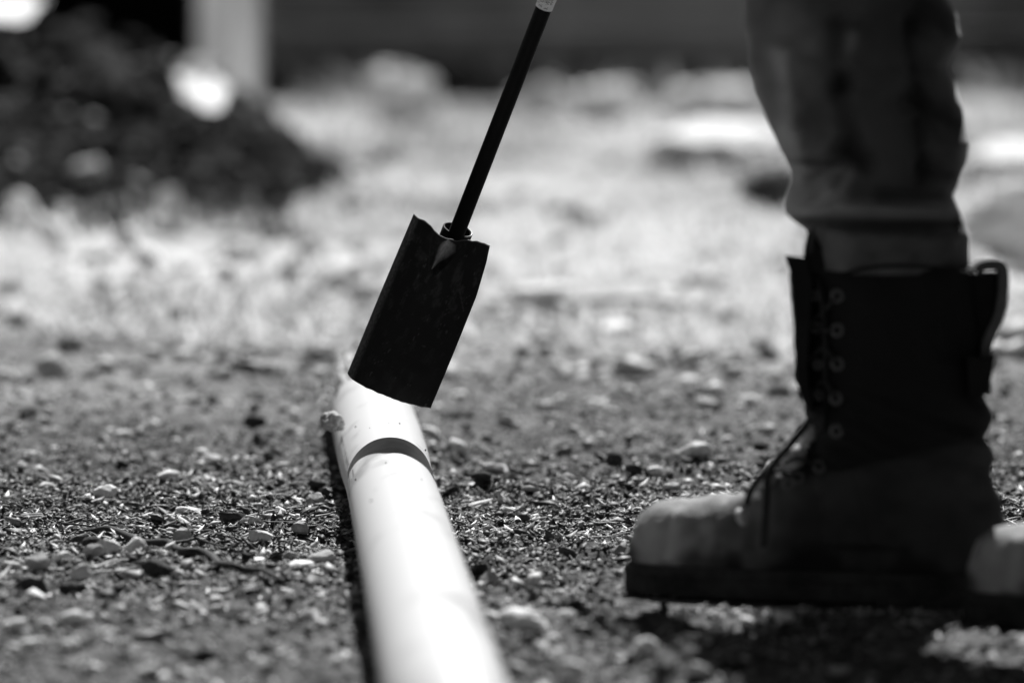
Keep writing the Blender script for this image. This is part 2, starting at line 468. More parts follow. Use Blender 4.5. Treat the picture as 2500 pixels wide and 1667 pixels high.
PLACED = [  # px, py(base), w px, h px, kind, label
    (264, 1350, 58, 40, 'pale', 'rounded pale stone just below the dark root, left of the pointed one'),
    (330, 1355, 54, 44, 'pale', 'pointed pale stone with slanting top touching the dark root'),
    (225, 1368, 50, 28, 'grey', 'flat grey stone in front of the rounded pale stone'),
    (446, 1332, 46, 34, 'grey', 'grey wedge stone where the dark root forks'),
    (636, 1326, 62, 27, 'pale', 'flat block of pale stone midway between root and pipe'),
    (734, 1318, 44, 30, 'grey', 'rough grey stone close left of the white pipe in sharp focus'),
    (787, 1378, 76, 38, 'grey', 'low broad grey stone right beside the pipe shadow'),
    (804, 1388, 40, 14, 'pale', 'thin pale flake in front of the broad grey stone at the pipe'),
    (610, 1278, 50, 24, 'pale', 'low pale stone behind the flat pale block'),
    (455, 1276, 18, 16, 'pale', 'tiny round white pebble behind the root fork'),
    (461, 1258, 66, 20, 'pale', 'long low pale stone lying behind the root'),
    (255, 1218, 58, 28, 'pale', 'smooth white rounded stone behind the root at left'),
    (770, 1236, 48, 36, 'grey', 'upright grey stone by the pipe under the dark clod'),
    (774, 1200, 52, 30, 'dark', 'dark overhanging clod beside the pipe'),
    (410, 1173, 60, 22, 'pale', 'oblong bright stone with flat lit top behind the root'),
    (517, 1122, 46, 16, 'pale', 'narrow pale stone lying between pipe and left edge, mid distance'),
    (625, 1136, 40, 16, 'pale', 'small pale stone left of the pipe bell'),
    (70, 1116, 60, 20, 'pale', 'long pale stone near the left edge, mid distance'),
    (304, 1064, 46, 20, 'pale', 'blurred pale stone left of the black clod'),
    (247, 1078, 36, 17, 'pale', 'small blurred pale stone beside the blurred long one'),
    (342, 1104, 28, 20, 'pale', 'little bright stone below the blurred pale pair'),
    (706, 1060, 32, 22, 'pale', 'blurred pale stone next to the clod on the pipe'),
    (621, 1044, 66, 42, 'dark', 'black clod lying apart left of the pipe end'),
    (91, 1398, 64, 40, 'grey', 'grey stone at lower left below the root end'),
    (150, 1376, 48, 24, 'pale', 'pale flake behind the grey stone at lower left'),
    (196, 1424, 60, 34, 'pale', 'ragged pale stone beside the straw stems'),
    (387, 1408, 98, 52, 'dark', 'large rough dark clod in front of the root'),
    (315, 1418, 66, 28, 'grey', 'flat stone leaning on the large dark clod'),
    (25, 1392, 50, 24, 'grey', 'grey stone cut by the left picture edge'),
    (710, 1366, 36, 20, 'grey', 'small grey stone left of the broad one by the pipe'),
    (602, 1362, 30, 18, 'dark', 'small dark clod right of the root fork'),
    (40, 1540, 60, 28, 'pale', 'blurred near pale stone at far lower left'),
    (179, 1535, 72, 38, 'pale', 'largest blurred near stone at lower left'),
    (113, 1543, 40, 20, 'pale', 'small blurred stone between two larger near ones'),
    (259, 1552, 60, 30, 'pale', 'blurred near pale stone right of the largest one'),
    (374, 1545, 36, 24, 'pale', 'blurred near pebble alone at lower left'),
    (525, 1490, 46, 20, 'pale', 'flat bright near stone left of the pipe'),
    (749, 1514, 64, 28, 'pale', 'broad blurred near stone beside the pipe shadow'),
    (702, 1524, 32, 22, 'pale', 'small blurred near stone left of the broad one'),
    (821, 1506, 32, 18, 'pale', 'near pebble touching the pipe shadow'),
    (387, 1574, 60, 20, 'grey', 'dull elongated near stone at lower left'),
    (502, 1594, 32, 24, 'pale', 'bright round near pebble at bottom left'),
    (451, 1610, 50, 30, 'pale', 'blurred white stone near the bottom edge at left'),
    (362, 1650, 66, 32, 'grey', 'dull stone cut by the bottom edge at left'),
    (647, 1650, 62, 32, 'pale', 'pale stone at the bottom edge left of the pipe'),
    (72, 1584, 90, 24, 'pale', 'very long blurred near stone at lower left'),
    (1175, 1186, 58, 34, 'dark', 'dark clod right of the pipe with a pale lit stone on it'),
    (1214, 1156, 62, 22, 'pale', 'pale slab stone behind the dark clod right of the pipe'),
    (1190, 1428, 52, 40, 'grey', 'grey stone against the right flank of the pipe'),
    (1700, 1128, 78, 36, 'pale', 'large pale stone standing behind the boot toe'),
    (1499, 1138, 52, 46, 'dark', 'upright dark clod between pipe and boot'),
    (1547, 1162, 50, 30, 'dark', 'dark clod right of the upright one between pipe and boot'),
    (1047, 1060, 48, 20, 'pale', 'pale stone just right of the pipe bell'),
    (1234, 1040, 48, 22, 'pale', 'blurred pale stone right of the pipe beyond the slab'),
    (1350, 902, 44, 18, 'pale', 'distant blurred pale stone between pipe and boot'),
    (1829, 990, 52, 22, 'pale', 'distant blurred pale stone left of the boot shaft'),
    (1871, 1060, 54, 28, 'pale', 'blurred pale stone against the boot laces'),
    (1860, 1094, 48, 22, 'dark', 'dark clod in front of the blurred stone by the laces'),
    (1297, 1552, 84, 38, 'pale', 'big blurred near stone right of the pipe'),
    (1382, 1514, 48, 22, 'pale', 'blurred near stone beyond the big one right of the pipe'),
    (1393, 1660, 74, 40, 'pale', 'blurred stone at the bottom edge right of the pipe'),
    (1255, 1648, 60, 36, 'grey', 'blurred dull stone at bottom beside the pipe'),
    (1575, 1610, 60, 40, 'pale', 'blurred near stone in front of the boot toe'),
    (1700, 1655, 70, 30, 'pale', 'blurred pale stone at bottom edge below the boot toe'),
    (1600, 1168, 50, 26, 'pale', 'pale stone behind the boot toe, left of the large one'),
    (1640, 1200, 44, 22, 'grey', 'grey stone right behind the boot toe cap'),
    (1660, 1512, 44, 18, 'pale', 'pale pebble in the sunlit strip in front of the boot sole'),
    (1745, 1516, 50, 22, 'pale', 'second pale pebble in the sunlit strip before the sole'),
    (1915, 1524, 50, 24, 'pale', 'pale stone at the right end of the sunlit strip'),
]
for (px, py, w, h, kind, lab) in PLACED:
    g0 = GH(px, py)
    sc = FPX / g0.y
    sx, sz = w / sc / 2 * 1.05, h / sc / 2 * (1.08 if kind != 'dark' else .8)
    if kind == 'dark': sx *= .85
    rz = random.uniform(-.3, .3)
    stone('clod' if kind == 'dark' else 'stone', kind, g0.x, g0.y + sx * .6, sx, sx * 0.75, sz * 1.08, lab, 'clod' if kind == 'dark' else 'stone', rz=rz, sink=0.12)

# further stones strewn at random: nothing in the photograph tells them apart
cnt = 0
while cnt < 170:
    y0 = 4.5 + 7.0 * random.random() ** 1.25
    x0 = random.uniform(-1, 1) * (0.09 * y0 + 0.03)
    if not avoid(np.array([x0]), np.array([y0]))[0] or abs(x0 + 0.125 + 0.04385 * (y0 - 5.79)) < .07: continue
    s0 = random.lognormvariate(math.log(0.0052 if y0 < 7 else 0.009), 0.4)
    k = random.choices(['pale', 'grey', 'dark'], [5, 3, 3])[0]
    if k == 'dark':
        stone('clod', k, x0, y0, s0 * 1.3, s0, s0 * .7, 'small dark soil clod scattered on the ground', 'clod', 'small soil clods scattered over the ground')
    elif k == 'grey':
        stone('stone', k, x0, y0, s0 * 1.3, s0, s0 * .6, 'small dull grey stone scattered on the ground', 'stone', 'small grey stones scattered over the ground')
    else:
        stone('stone', k, x0, y0, s0 * 1.3, s0, s0 * .55, 'small pale stone scattered on the ground', 'stone', 'small pale stones scattered over the ground')
    cnt += 1

# ------------------------------------------------------------------ tubes (twigs, straw, laces)
def tube(points, radii, nseg=8, cap=True, knob=0.0, seed=0):
    pts = [Vector(p) for p in points]
    rr = random.Random(seed)
    V = []; nrm0 = None
    for i, p in enumerate(pts):
        a = pts[max(i - 1, 0)]; b2 = pts[min(i + 1, len(pts) - 1)]
        t = (b2 - a).normalized()
        ref = Vector((0, 0, 1)) if abs(t.z) < .9 else Vector((1, 0, 0))
        s = t.cross(ref).normalized(); u = s.cross(t).normalized()
        for k in range(nseg):
            an = 2 * math.pi * k / nseg
            rad = radii[i] * (1 + knob * rr.uniform(-1, 1))
            V.append(p + s * math.cos(an) * rad + u * math.sin(an) * rad)
    F = [list(q) for q in grid_faces(len(pts), nseg, True)]
    if cap:
        F.append(list(range(nseg))); F.append(list(range((len(pts) - 1) * nseg, len(pts) * nseg))[::-1])
    return [tuple(v) for v in V], F

def spline(ctrl, n):
    c = [Vector(p) for p in ctrl]
    c = [c[0] * 2 - c[1]] + c + [c[-1] * 2 - c[-2]]
    out = []
    segs = len(c) - 3
    for i in range(n):
        f = i / (n - 1) * segs; k = min(int(f), segs - 1); t = f - k
        p0, p1, p2, p3 = c[k:k + 4]
        out.append(0.5 * ((2 * p1) + (p2 - p0) * t + (2 * p0 - 5 * p1 + 4 * p2 - p3) * t * t + (3 * p1 - p0 - 3 * p2 + p3) * t ** 3))
    return out

def poly_obj(name, V, F, material, parent=None, smooth=True):
    me = bpy.data.meshes.new(name); me.from_pydata(V, [], F); me.update()
    return link_mesh(name, me, material, parent, smooth)

def twig_path(pix, lift=0.004):
    out = []
    for i, (px, py) in enumerate(pix):
        g0 = GH(px, py + 3)
        out.append([g0.x, g0.y, g0.z + lift * .6])
    ym = [sum(o_[1] for o_ in out[max(0, i - 1):i + 2]) / len(out[max(0, i - 1):i + 2]) for i in range(len(out))]
    return [tuple(P(px, py - 3, y_ - .055)) for (px, py), y_ in zip(pix, ym)]

root = empty('root', twig_path([(180, 1297)])[0], 'dark knobbly dead root with forks lying on the soil left of the pipe', 'root')
main = spline(twig_path([(176, 1296), (222, 1298), (262, 1292), (300, 1305), (335, 1320), (362, 1328), (410, 1326), (425, 1340), (452, 1348), (495, 1350), (518, 1362),
                         (535, 1378), (565, 1382), (600, 1392), (640, 1394), (668, 1408), (695, 1420)], 0.006), 90)
rad = [0.0022 + 0.0018 * math.sin(math.pi * min(i / 88, 1)) * (1 + .25 * math.sin(i * .7)) for i in range(90)]
v, f = tube(main, rad, 9, True, .12, 3); poly_obj('main_root', v, f, M['twig'], root)
for k, (pix, r0) in enumerate([([(410, 1328), (450, 1324), (480, 1316), (495, 1312)], .0022), ([(140, 1288), (165, 1278), (200, 1268), (208, 1264)], .0013),
                               ([(150, 1280), (190, 1283), (240, 1288), (300, 1288)], .0012), ([(480, 1362), (505, 1374), (520, 1384)], .0017),
                               ([(485, 1320), (520, 1330), (560, 1340), (575, 1344)], .0013), ([(420, 1290), (440, 1282), (456, 1278)], .0012),
                               ([(335, 1318), (360, 1306), (380, 1300)], .0012), ([(235, 1290), (262, 1276), (290, 1268)], .0010)]):
    pts = spline(twig_path(pix, .005), 24)
    v, f = tube(pts, [r0 * (1 - .6 * i / 23) for i in range(24)], 7, True, .12, k); poly_obj('root_fork', v, f, M['twig'], root)
for k, (pix, r0, lab) in enumerate([
        ([(-10, 1200), (10, 1192), (40, 1200), (55, 1196)], .0013, 'thin dark twig at the left edge behind the root'),
        ([(745, 940), (770, 950), (800, 980), (815, 1000)], .003, 'dark bent twig arching toward the pipe end'),
        ([(1400, 742), (1560, 735), (1650, 748), (1740, 752)], .006, 'long dark branch lying far beyond, between spade and boot'),
        ([(2490, 812), (2440, 806), (2420, 815)], .004, 'short dark branch behind the boot')]):
    pts = spline(twig_path(pix, .004 if k < 2 else .012), 24)
    v, f = tube(pts, [r0 * (1 - .4 * i / 23) for i in range(24)], 7, True, .12, k); o = poly_obj('twig', v, f, M['twig']); tag(o, lab, 'twig')

# dry straw and shredded fibres (stuff)
VV, FF = [], []
def add_straw(x0, y0, ang, ln, r0, up):
    nn = 4; pts = []
    for i in range(nn):
        t = i / (nn - 1) - .5
        x1 = x0 + math.cos(ang) * ln * t; y1 = y0 + math.sin(ang) * ln * t
        pts.append((x1, y1, gh(x0, y0) + .0035 + up * (t + .5) + .15 * ln * random.uniform(-.15, .15)))
    v, f = tube(pts, [r0] * nn, 4, True)
    b0 = len(VV); VV.extend(v); FF.extend([[q + b0 for q in ff] for ff in f])
for k in range(620):
    y0 = random.gauss(5.85, .5) if k < 480 else random.uniform(4.6, 8)
    x0 = random.uniform(-1, 1) * (0.092 * y0)
    if not avoid(np.array([x0]), np.array([y0]))[0]: continue
    add_straw(x0, y0, random.uniform(-.9, .9) * 1.2, random.uniform(.006, .03), random.uniform(.0003, .0009), random.uniform(-.001, .004))
for (px, py, dx, dy) in [(270, 1400, 150, -14), (470, 1393, 110, 4), (120, 1397, 70, 5), (400, 1150, 110, 3), (240, 1224, 36, -8), (80, 1215, 50, 2), (85, 1260, 70, 4), (300, 1380, 160, -25)]:
    a, b2 = G(px - dx / 2, py - dy / 2 + 6), G(px + dx / 2, py + dy / 2 + 6)
    for q in range(2):
        add_straw((a.x + b2.x) / 2, (a.y + b2.y) / 2 + q * .004, math.atan2(b2.y - a.y, b2.x - a.x) + random.uniform(-.03, .03), (b2 - a).length, .0011, .002)
o = poly_obj('straw', VV, FF, M['straw']); tag(o, 'short dry straw stems and plant fibres strewn on the soil', kind='stuff')

# ------------------------------------------------------------------ white pipe with a bell end
AX = lambda d: -0.125 - 0.04385 * (d - 5.79)
pipe = empty('plastic_pipe', (AX(5.2), 5.2, 0), 'long white plastic drain pipe lying on the ground under the spade blade', 'pipe')
def pipe_loft(name, prof, seg=72, material=None, ragged=0.0):
    V = []
    for (d, rr) in prof:
        for k in range(seg):
            a = 2 * math.pi * k / seg
            off = ragged * mnoise.noise(Vector((math.cos(a) * 3, math.sin(a) * 3, d * 5))) if ragged else 0
            V.append((AX(d) + rr * math.cos(a), d + off, 0.0455 + rr * math.sin(a)))
    F = [list(q)[::-1] for q in grid_faces(len(prof), seg, True)]
    return poly_obj(name, V, F, material or M['pipe'], pipe)
pipe_loft('barrel', [(3.3, .040), (3.3, .0445), (4.0, .0445), (4.6, .0445), (5.2, .0445), (5.6, .0445), (5.72, .0447), (5.86, .0455), (6.0, .0475), (6.1, .0484)])
pipe_loft('socket', [(6.0, .0470), (6.1, .0485), (6.2, .0488), (6.4, .0488), (6.8, .0488), (7.1, .0488), (7.2, .0478), (7.215, .0462), (7.2, .0445), (6.8, .044), (6.2, .044)], ragged=.012)
# ragged skin of dried mud and plastic fibres hanging on the far rim
VV, FF = [], []
rr = random.Random(5)
for k in range(90):
    a = rr.uniform(1.7, 3.5); d = rr.uniform(6.7, 7.25); r0 = .048
    c = Vector((AX(d) + r0 * math.cos(a), d, .0455 + r0 * math.sin(a)))
    nn = Vector((math.cos(a), 0, math.sin(a)))
    pts = [c + nn * (.004 * q * rr.uniform(.2, 1.3)) + Vector((rr.uniform(-.004, .004), rr.uniform(-.012, .012), rr.uniform(-.006, .006))) * q for q in range(4)]
    v, f = tube(pts, [rr.uniform(.001, .0035) * (1 - .25 * q) for q in range(4)], 5, True, .3, k)
    b0 = len(VV); VV.extend(v); FF.extend([[q + b0 for q in ff] for ff in f])
o = poly_obj('dried_mud', VV, FF, M['grey_stone'], pipe); o['kind'] = 'stuff'
VV, FF = [], []
for (a_, d_, q_) in [(1.25, 5.99, .0011), (1.95, 5.95, .0007), (2.25, 6.05, .0013), (.55, 5.9, .0012), (1.5, 5.97, .0006), (1.8, 5.5, .0008), (1.1, 5.35, .0009), (2.3, 5.2, .001), (1.4, 5.05, .001), (2.6, 5.55, .0012), (2.0, 6.2, .001)]:
    r1 = .0478 if d_ > 5.95 else .0466 if d_ > 5.85 else .0448
    c_ = Vector((AX(d_) + r1 * math.cos(a_), d_, .0455 + r1 * math.sin(a_)))
    bv_, bf_ = ICO1; b0 = len(VV)
    VV += [tuple(c_ + Vector((v_[0] * q_, v_[1] * q_ * 3, v_[2] * q_))) for v_ in bv_]; FF += [[k + b0 for k in f_] for f_ in bf_.tolist()]
o = poly_obj('dirt_specks', VV, FF, M['dark_clod'], pipe); o['kind'] = 'stuff'
# faint row of print along its left flank
VV, FF = [], []
for k in range(34):
    d = 5.62 + k * .016 + rr.uniform(0, .004)
    for row in range(3):
        if rr.random() < .3: continue
        a0 = 2.62 + row * .10
        q0 = len(VV)
        for (dd, da) in ((0, 0), (.009, 0), (.009, .055), (0, .055)):
            r1 = .0462 + max(0, (d - 5.72)) * .010
            if d < 5.74: r1 = .0450
            VV.append((AX(d) + r1 * math.cos(a0 + da), d + dd, .0455 + r1 * math.sin(a0 + da)))
        FF.append([q0, q0 + 1, q0 + 2, q0 + 3])
o = poly_obj('worn_print', VV, FF, M['faint_print'], pipe)
# clump stuck against the left of the bell
v_, f_ = ico(4); v_ = v_.copy()
v_ *= (1 + .35 * vnoise(v_[:, 0] * 1.7 + 3, v_[:, 1] * 1.7, v_[:, 2] * 1.7, seed=81) + .14 * vnoise(v_[:, 0] * 5, v_[:, 1] * 5, v_[:, 2] * 5, seed=82))[:, None]
v_ *= np.array([.0135, .018, .0105]); v_ += np.array(P(812, 1030, 6.12))
o = link_mesh('mud_lump', np_mesh('mud_lump', v_, f_), M['grey_stone'])
tag(o, 'crusty lump of dried mud sticking to the left side of the pipe', 'mud')

# ------------------------------------------------------------------ spade held over the pipe
LEAN = math.tan(R(20))
tipc = P(950, 953, 5.83)
u = Vector((0.386, -LEAN * 1.03, 1.0)).normalized()
w = Vector((0.93, 0, -0.367)); w = (w - u * w.dot(u)).normalized()
nv = u.cross(w).normalized()
if nv.y > 0: nv = -nv                     # toward the camera
tipc = tipc - u * .0071
spade = empty('spade', tipc, 'narrow dark steel trenching spade with thin black shaft held slanting above the pipe', 'spade')
BL = 0.1911
NS, NT = 150, 100
V = []
for side in (0, 1):
    for i in range(NS):
        s = i / (NS - 1)
        hw_r = np.interp(s, [0, .35, .7, .9, 1], [.0465, .0480, .0485, .0455, .0425])
        hw_l = np.interp(s, [0, .5, 1], [.0465, .0445, .0415])
        top_w = max(0.0, (s - .45) / .55) ** 1.6
        for j in range(NT):
            tt = -1 + 2 * j / (NT - 1)
            xw = tt * (hw_r if tt > 0 else hw_l)
            bz = (1 - top_w) * .0125 * (1 - abs(tt) ** 2.3) + top_w * .027 * math.exp(-(abs(tt + .02) / .42) ** 2.6)
            if tt < -.84: bz -= .007 * ((-.84 - tt) / .16) ** 1.4          # left edge curled back
            # frog: V shaped dent below the socket
            sd = (1 - s) * BL
            vw = max(0.0, .0155 - sd * .28)
            xc = xw - (.004 - sd * .12)
            if vw > 0 and sd < .048:
                q = abs(xc) / (vw + 1e-6)
                if q < 1: bz -= .012 * (1 - q) ** 0.8 * min(1, (.048 - sd) / .02) * (0.35 + .65 * min(1, sd / .012))
                elif q < 1.6: bz += .0022 * (1 - abs(q - 1.3) / .3) * min(1, (.048 - sd) / .02)
            bz += .0006 * mnoise.noise(Vector((xw * 60, s * 12, 0)))
            endw = .0008 * mnoise.noise(Vector((xw * 150, s * 3, 5)))
            p = tipc + u * (s * BL + (endw if i in (0, NS - 1) else 0)) + w * xw + nv * (bz - .012 - side * .0018)
            V.append(tuple(p))
Fg = grid_faces(NS, NT)
F = [list(q) for q in Fg] + [[a + NS * NT for a in q][::-1] for q in Fg.tolist()]
o2 = NS * NT
for j in range(NT - 1):
    F.append([j + 1, j, j + o2, j + 1 + o2]); a = (NS - 1) * NT + j; F.append([a, a + 1, a + 1 + o2, a + o2])
for i in range(NS - 1):
    a = i * NT; F.append([a, a + NT, a + NT + o2, a + o2]); a = i * NT + NT - 1; F.append([a + NT, a, a + o2, a + NT + o2])
blade = poly_obj('blade', V, F, M['steel'], spade)
M['blade'] = attr_mat('blade_steel_lit_worn', .6, .12, 220)
M['blade'].node_tree.nodes['Principled BSDF'].inputs['Specular IOR Level'].default_value = .14
blade.data.materials.clear(); blade.data.materials.append(M['blade'])
I_, J_ = np.meshgrid(np.arange(NS), np.arange(NT), indexing='ij')
s_ = (I_ / (NS - 1)).ravel(); t_ = (-1 + 2 * J_ / (NT - 1)).ravel()
sd = (1 - s_) * BL; xc = t_ * .0435 - (.004 - sd * .12)
vw = np.clip(.0145 * np.interp(sd, [0, .006, .014, .040], [0, .8, 1, 0]), 0, 1)
xq = xc + .0035
frog_light = np.clip(1.25 - np.where(xq < 0, -xq * 2.6, xq) / (vw * .75 + 1e-5), 0, 1) * (vw > 0)  # pale V painted into the dent, standing for sunlight at the socket
nz1 = vnoise(t_ * 9, s_ * 18, seed=91); nz2 = vnoise(t_ * 40, s_ * 80, seed=92)
dust = np.clip(nz1 + .5 * nz2 - .15, 0, 1) * .022 * np.interp(s_, [.3, .7], [.3, 1])
speck = (vnoise(t_ * 33, s_ * 66, seed=93) + .5 * vnoise(t_ * 6, s_ * 8, seed=94) > 1.16) * .03
scratch = np.clip(1 - np.abs(t_ - .74 + (s_ - .66) * 2.2) / .012, 0, 1) * ((s_ > .60) & (s_ < .72)) * .05
edge = np.clip((-.80 - t_) / .12, 0, 1) * .05 * (1 + .6 * nz2) + ((t_ < -.985) | (s_ < .006) | (s_ > .994)) * .10  # left curl's highlight painted as paler tone; outer rim lighter too
tn = .006 + dust + speck + scratch + edge + frog_light * .24 * (1 + .3 * nz2)
tn = np.concatenate([tn, tn * .6 + .01])
ta = blade.data.attributes.new('tone', 'FLOAT', 'POINT'); ta.data.foreach_set('value', tn.astype(np.float32))
bm = bmesh.new(); bm.from_mesh(blade.data); bmesh.ops.recalc_face_normals(bm, faces=bm.faces); bm.to_mesh(blade.data); bm.free()
# shaft centre line
sc0 = P(1116, 566, 5.79) - nv * .003
def on_shaft(t): return sc0 + u * t
v, f = tube([on_shaft(-.02), on_shaft(.2), on_shaft(.5), on_shaft(.72), on_shaft(.95)], [.0084, .0083, .0083, .0088, .009], 28)
poly_obj('shaft', v, f, M['shaft'], spade)
# open socket collar
rc = .0155
prof = [(-.055, .008, -.012), (-.03, .0125, -.004), (-.012, rc, 0), (.004, rc, 0), (.0045, rc - .0016, 0), (-.02, rc - .0018, 0)]
V = []
for (t, rad_, off) in prof:
    for k in range(32):
        a = 2 * math.pi * k / 32
        V.append(tuple(on_shaft(t - .007) - nv * (.010 - off * .2) + w * (math.cos(a) * rad_ * 1.02) + nv * (math.sin(a) * rad_)))
F = [list(q) for q in grid_faces(len(prof), 32, True)]
poly_obj('socket_collar', V, F, M['steel'], spade)
# bright lip rubbed to bare metal
v, f = tube([on_shaft(-.0025) - nv * .010 + w * (math.cos(a) * rc * .98) + nv * (math.sin(a) * rc * .98) for a in [R(q) for q in range(-70, 60, 8)]], [.0009] * 17, 6)
poly_obj('worn_lip', v, f, M['bare_steel'], spade)
# paper label round the shaft with small lettering
def on_label(t, ang, r_=.0092):
    return on_shaft(t) + w * math.sin(ang) * r_ + nv * math.cos(ang) * r_
tl0 = (P(1322, 24, 5.7) - sc0).dot(u)
V = []
for (t, r_) in ((tl0, .0086), (tl0, .0090), (tl0 + .05, .0090), (tl0 + .11, .0090), (tl0 + .11, .0086)):
    for k in range(32):
        a = 2 * math.pi * k / 32; V.append(tuple(on_label(t, a, r_)))
F = [list(q) for q in grid_faces(5, 32, True)]
lab = poly_obj('paper_label', V, F, M['label'], spade)
rows = [('1. This', -.75, .004), ('2. Do not', -.30, .002), ('   use', .05, .004), ('3. Wear', .42, .001), ('   eye', .75, .003)]
VV, FF = [], []
for (txt, ang0, t0_) in rows:
    cu = bpy.data.curves.new('t', 'FONT'); cu.body = txt; cu.size = .0052; cu.fill_mode = 'FRONT'
    to = bpy.data.objects.new('t', cu); col.objects.link(to)
    dg = bpy.context.evaluated_depsgraph_get()
    tm = bpy.data.meshes.new_from_object(to.evaluated_get(dg))
    b0 = len(VV)
    for q in tm.vertices:
        VV.append(tuple(on_label(tl0 + t0_ + q.co.x, ang0 - q.co.y / .0092 * 1.0, .00912)))
    for pf in tm.polygons: FF.append([k + b0 for k in pf.vertices])
    bpy.data.objects.remove(to); bpy.data.meshes.remove(tm)
poly_obj('lettering', VV, FF, M['print'], lab)
# D grip
gr = [on_shaft(.95), on_shaft(1.0) + w * .03, on_shaft(1.06) + w * .055, on_shaft(1.09) + w * .045, on_shaft(1.09) - w * .045, on_shaft(1.06) - w * .055, on_shaft(1.0) - w * .03, on_shaft(.952)]
v, f = tube(spline(gr, 60), [.009] * 60, 12); poly_obj('grip', v, f, M['shaft'], spade)

# ------------------------------------------------------------------ person: trousers and lace-up boots
LY = 5.05
LS = FPX / LY
def lx(px): return (px - 1250) / LS
def lz(py):                                     # height of a pixel row at the leg's distance
    return P(2100, py, LY).z
person = empty('person', (.34, LY, 0), 'person standing in dark trousers tucked into tall lace-up work boots, facing left', 'person')

# --- boot, modelled in world space for the front foot
heel = Vector((.425, 5.015, 0)); toe = Vector((.098, 5.15, 0))
fd = (toe - heel); FL = fd.length; fd.normalize(); fs = Vector((-fd.y, fd.x, 0))    # fs points away/side
if fs.y < 0: fs = -fs
cenoff = fs * .035
def foot_pt(s, side, z): return heel + fd * (s * FL) + cenoff + fs * side + Vector((0, 0, z))
def foot_loft(stations, seg=40):
    """stations: s, halfwidth, z0, z1, exponent"""
    V = []
    for (s, hw, z0, z1, e) in stations:
        for k in range(seg):
            a = 2 * math.pi * k / seg
            c_, s_ = math.cos(a), math.sin(a)
            x_ = hw * math.copysign(abs(c_) ** (2 / e), c_)
            if s_ >= 0: z_ = z0 + .008 + (z1 - z0 - .008) * abs(s_) ** (2 / e)
            else: z_ = z0 + .008 - .008 * abs(s_) ** .6
            V.append(tuple(foot_pt(s, x_, z_)))
    F = [list(q) for q in grid_faces(len(stations), seg, True)]
    F.append(list(range(seg))[::-1]); F.append(list(range((len(stations) - 1) * seg, len(stations) * seg)))
    return V, F
S0 = [0.0, .02, .06, .12, .2, .3, .4, .48, .55, .62, .68, .74, .8, .86, .91, .95, .98, .995]
HW = [.012, .026, .034, .038, .040, .040, .041, .043, .046, .0485, .0505, .051, .0508, .049, .045, .038, .030, .014]
Z1 = [.075, .098, .110, .118, .125, .14, .155, .160, .140, .112, .093, .090, .089, .087, .084, .079, .070, .050]
st = [(S0[i], HW[i], .018, Z1[i], float(np.interp(S0[i], [.5, .75], [2.5, 2.05]))) for i in range(len(S0))]
V, F = foot_loft(st)
# shaft of the boot, rings upward
ring_z = [.05, .08, .11, .14, .165, .18, .20, .23, .26, .29, .302]
fr_px = [2000, 2010, 2010, 2000, 1985, 1966, 1950, 1944, 1942, 1932, 1928]
bk_px = [2440, 2440, 2432, 2424, 2418, 2412, 2405, 2398, 2392, 2385, 2384]
hwid = [.034, .037, .042, .047, .051, .055, .059, .063, .066, .068, .068]
SV, SF = [], []
zf = np.linspace(.05, .302, 40)
for z_ in zf:
    a_, b_, h_ = np.interp(z_, ring_z, fr_px), np.interp(z_, ring_z, bk_px), np.interp(z_, ring_z, hwid)
    xa, xb = (a_ - 1250) / LS, (b_ - 1250) / LS
    cx, rx = (xa + xb) / 2, (xb - xa) / 2
    cy = LY + .025 - (cx - .335) * .2
    for k in range(48):
        a = 2 * math.pi * k / 48
        SV.append((cx + rx * math.copysign(abs(math.cos(a)) ** .85, math.cos(a)), cy + h_ * math.copysign(abs(math.sin(a)) ** .85, math.sin(a)) - .18 * rx * math.cos(a), float(z_)))
SF = [list(q) for q in grid_faces(len(zf), 48, True)]
SF.append(list(range(48))[::-1]); SF.append(list(range((len(zf) - 1) * 48, len(zf) * 48)))
b0 = len(V)
allV = V + SV; allF = F + [[q + b0 for q in ff] for ff in SF]
upper = poly_obj('boot', allV, allF, M['leather_dark'], person)
rm = upper.modifiers.new('remesh', 'REMESH'); rm.mode = 'VOXEL'; rm.voxel_size = .0028; rm.use_smooth_shade = True
sm = upper.modifiers.new('smooth', 'SMOOTH'); sm.factor = .6; sm.iterations = 9
dg = bpy.context.evaluated_depsgraph_get()
um = bpy.data.meshes.new_from_object(upper.evaluated_get(dg))
upper.modifiers.clear()
upper.data = um
co = np.zeros(len(um.vertices) * 3, dtype=np.float32); um.vertices.foreach_get('co', co); co = co.reshape(-1, 3)
no = np.zeros(len(um.vertices) * 3, dtype=np.float32); um.vertex_normals.foreach_get('vector', no) if hasattr(um, 'vertex_normals') else um.vertices.foreach_get('normal', no); no = no.reshape(-1, 3)
x_, y_, z_ = co[:, 0].astype(float), co[:, 1].astype(float), co[:, 2].astype(float)
d = .0022 * vnoise(x_ * 22, y_ * 22, z_ * 30, seed=31) + .0012 * vnoise(x_ * 60, y_ * 60, z_ * 70, seed=32)
d += .0030 * np.sin(z_ * 190 + x_ * 60 + 3 * vnoise(x_ * 14, y_ * 14, z_ * 14, seed=33)) * np.exp(-((z_ - .15) / .05) ** 2)   # ankle creases
sfoot = ((co - np.array(heel)) @ np.array(fd)) / FL
d += -.0012 * np.exp(-((sfoot - .86 + .5 * (z_ - .06)) / .008) ** 2) * (z_ < .1)             # toe cap seam
d += .0009 * np.sin(sfoot * 95 + z_ * 40 + 2.5 * vnoise(x_ * 25, y_ * 25, z_ * 25, seed=35)) * np.exp(-((sfoot - .74) / .05) ** 2) * (z_ < .1)    # flex creases
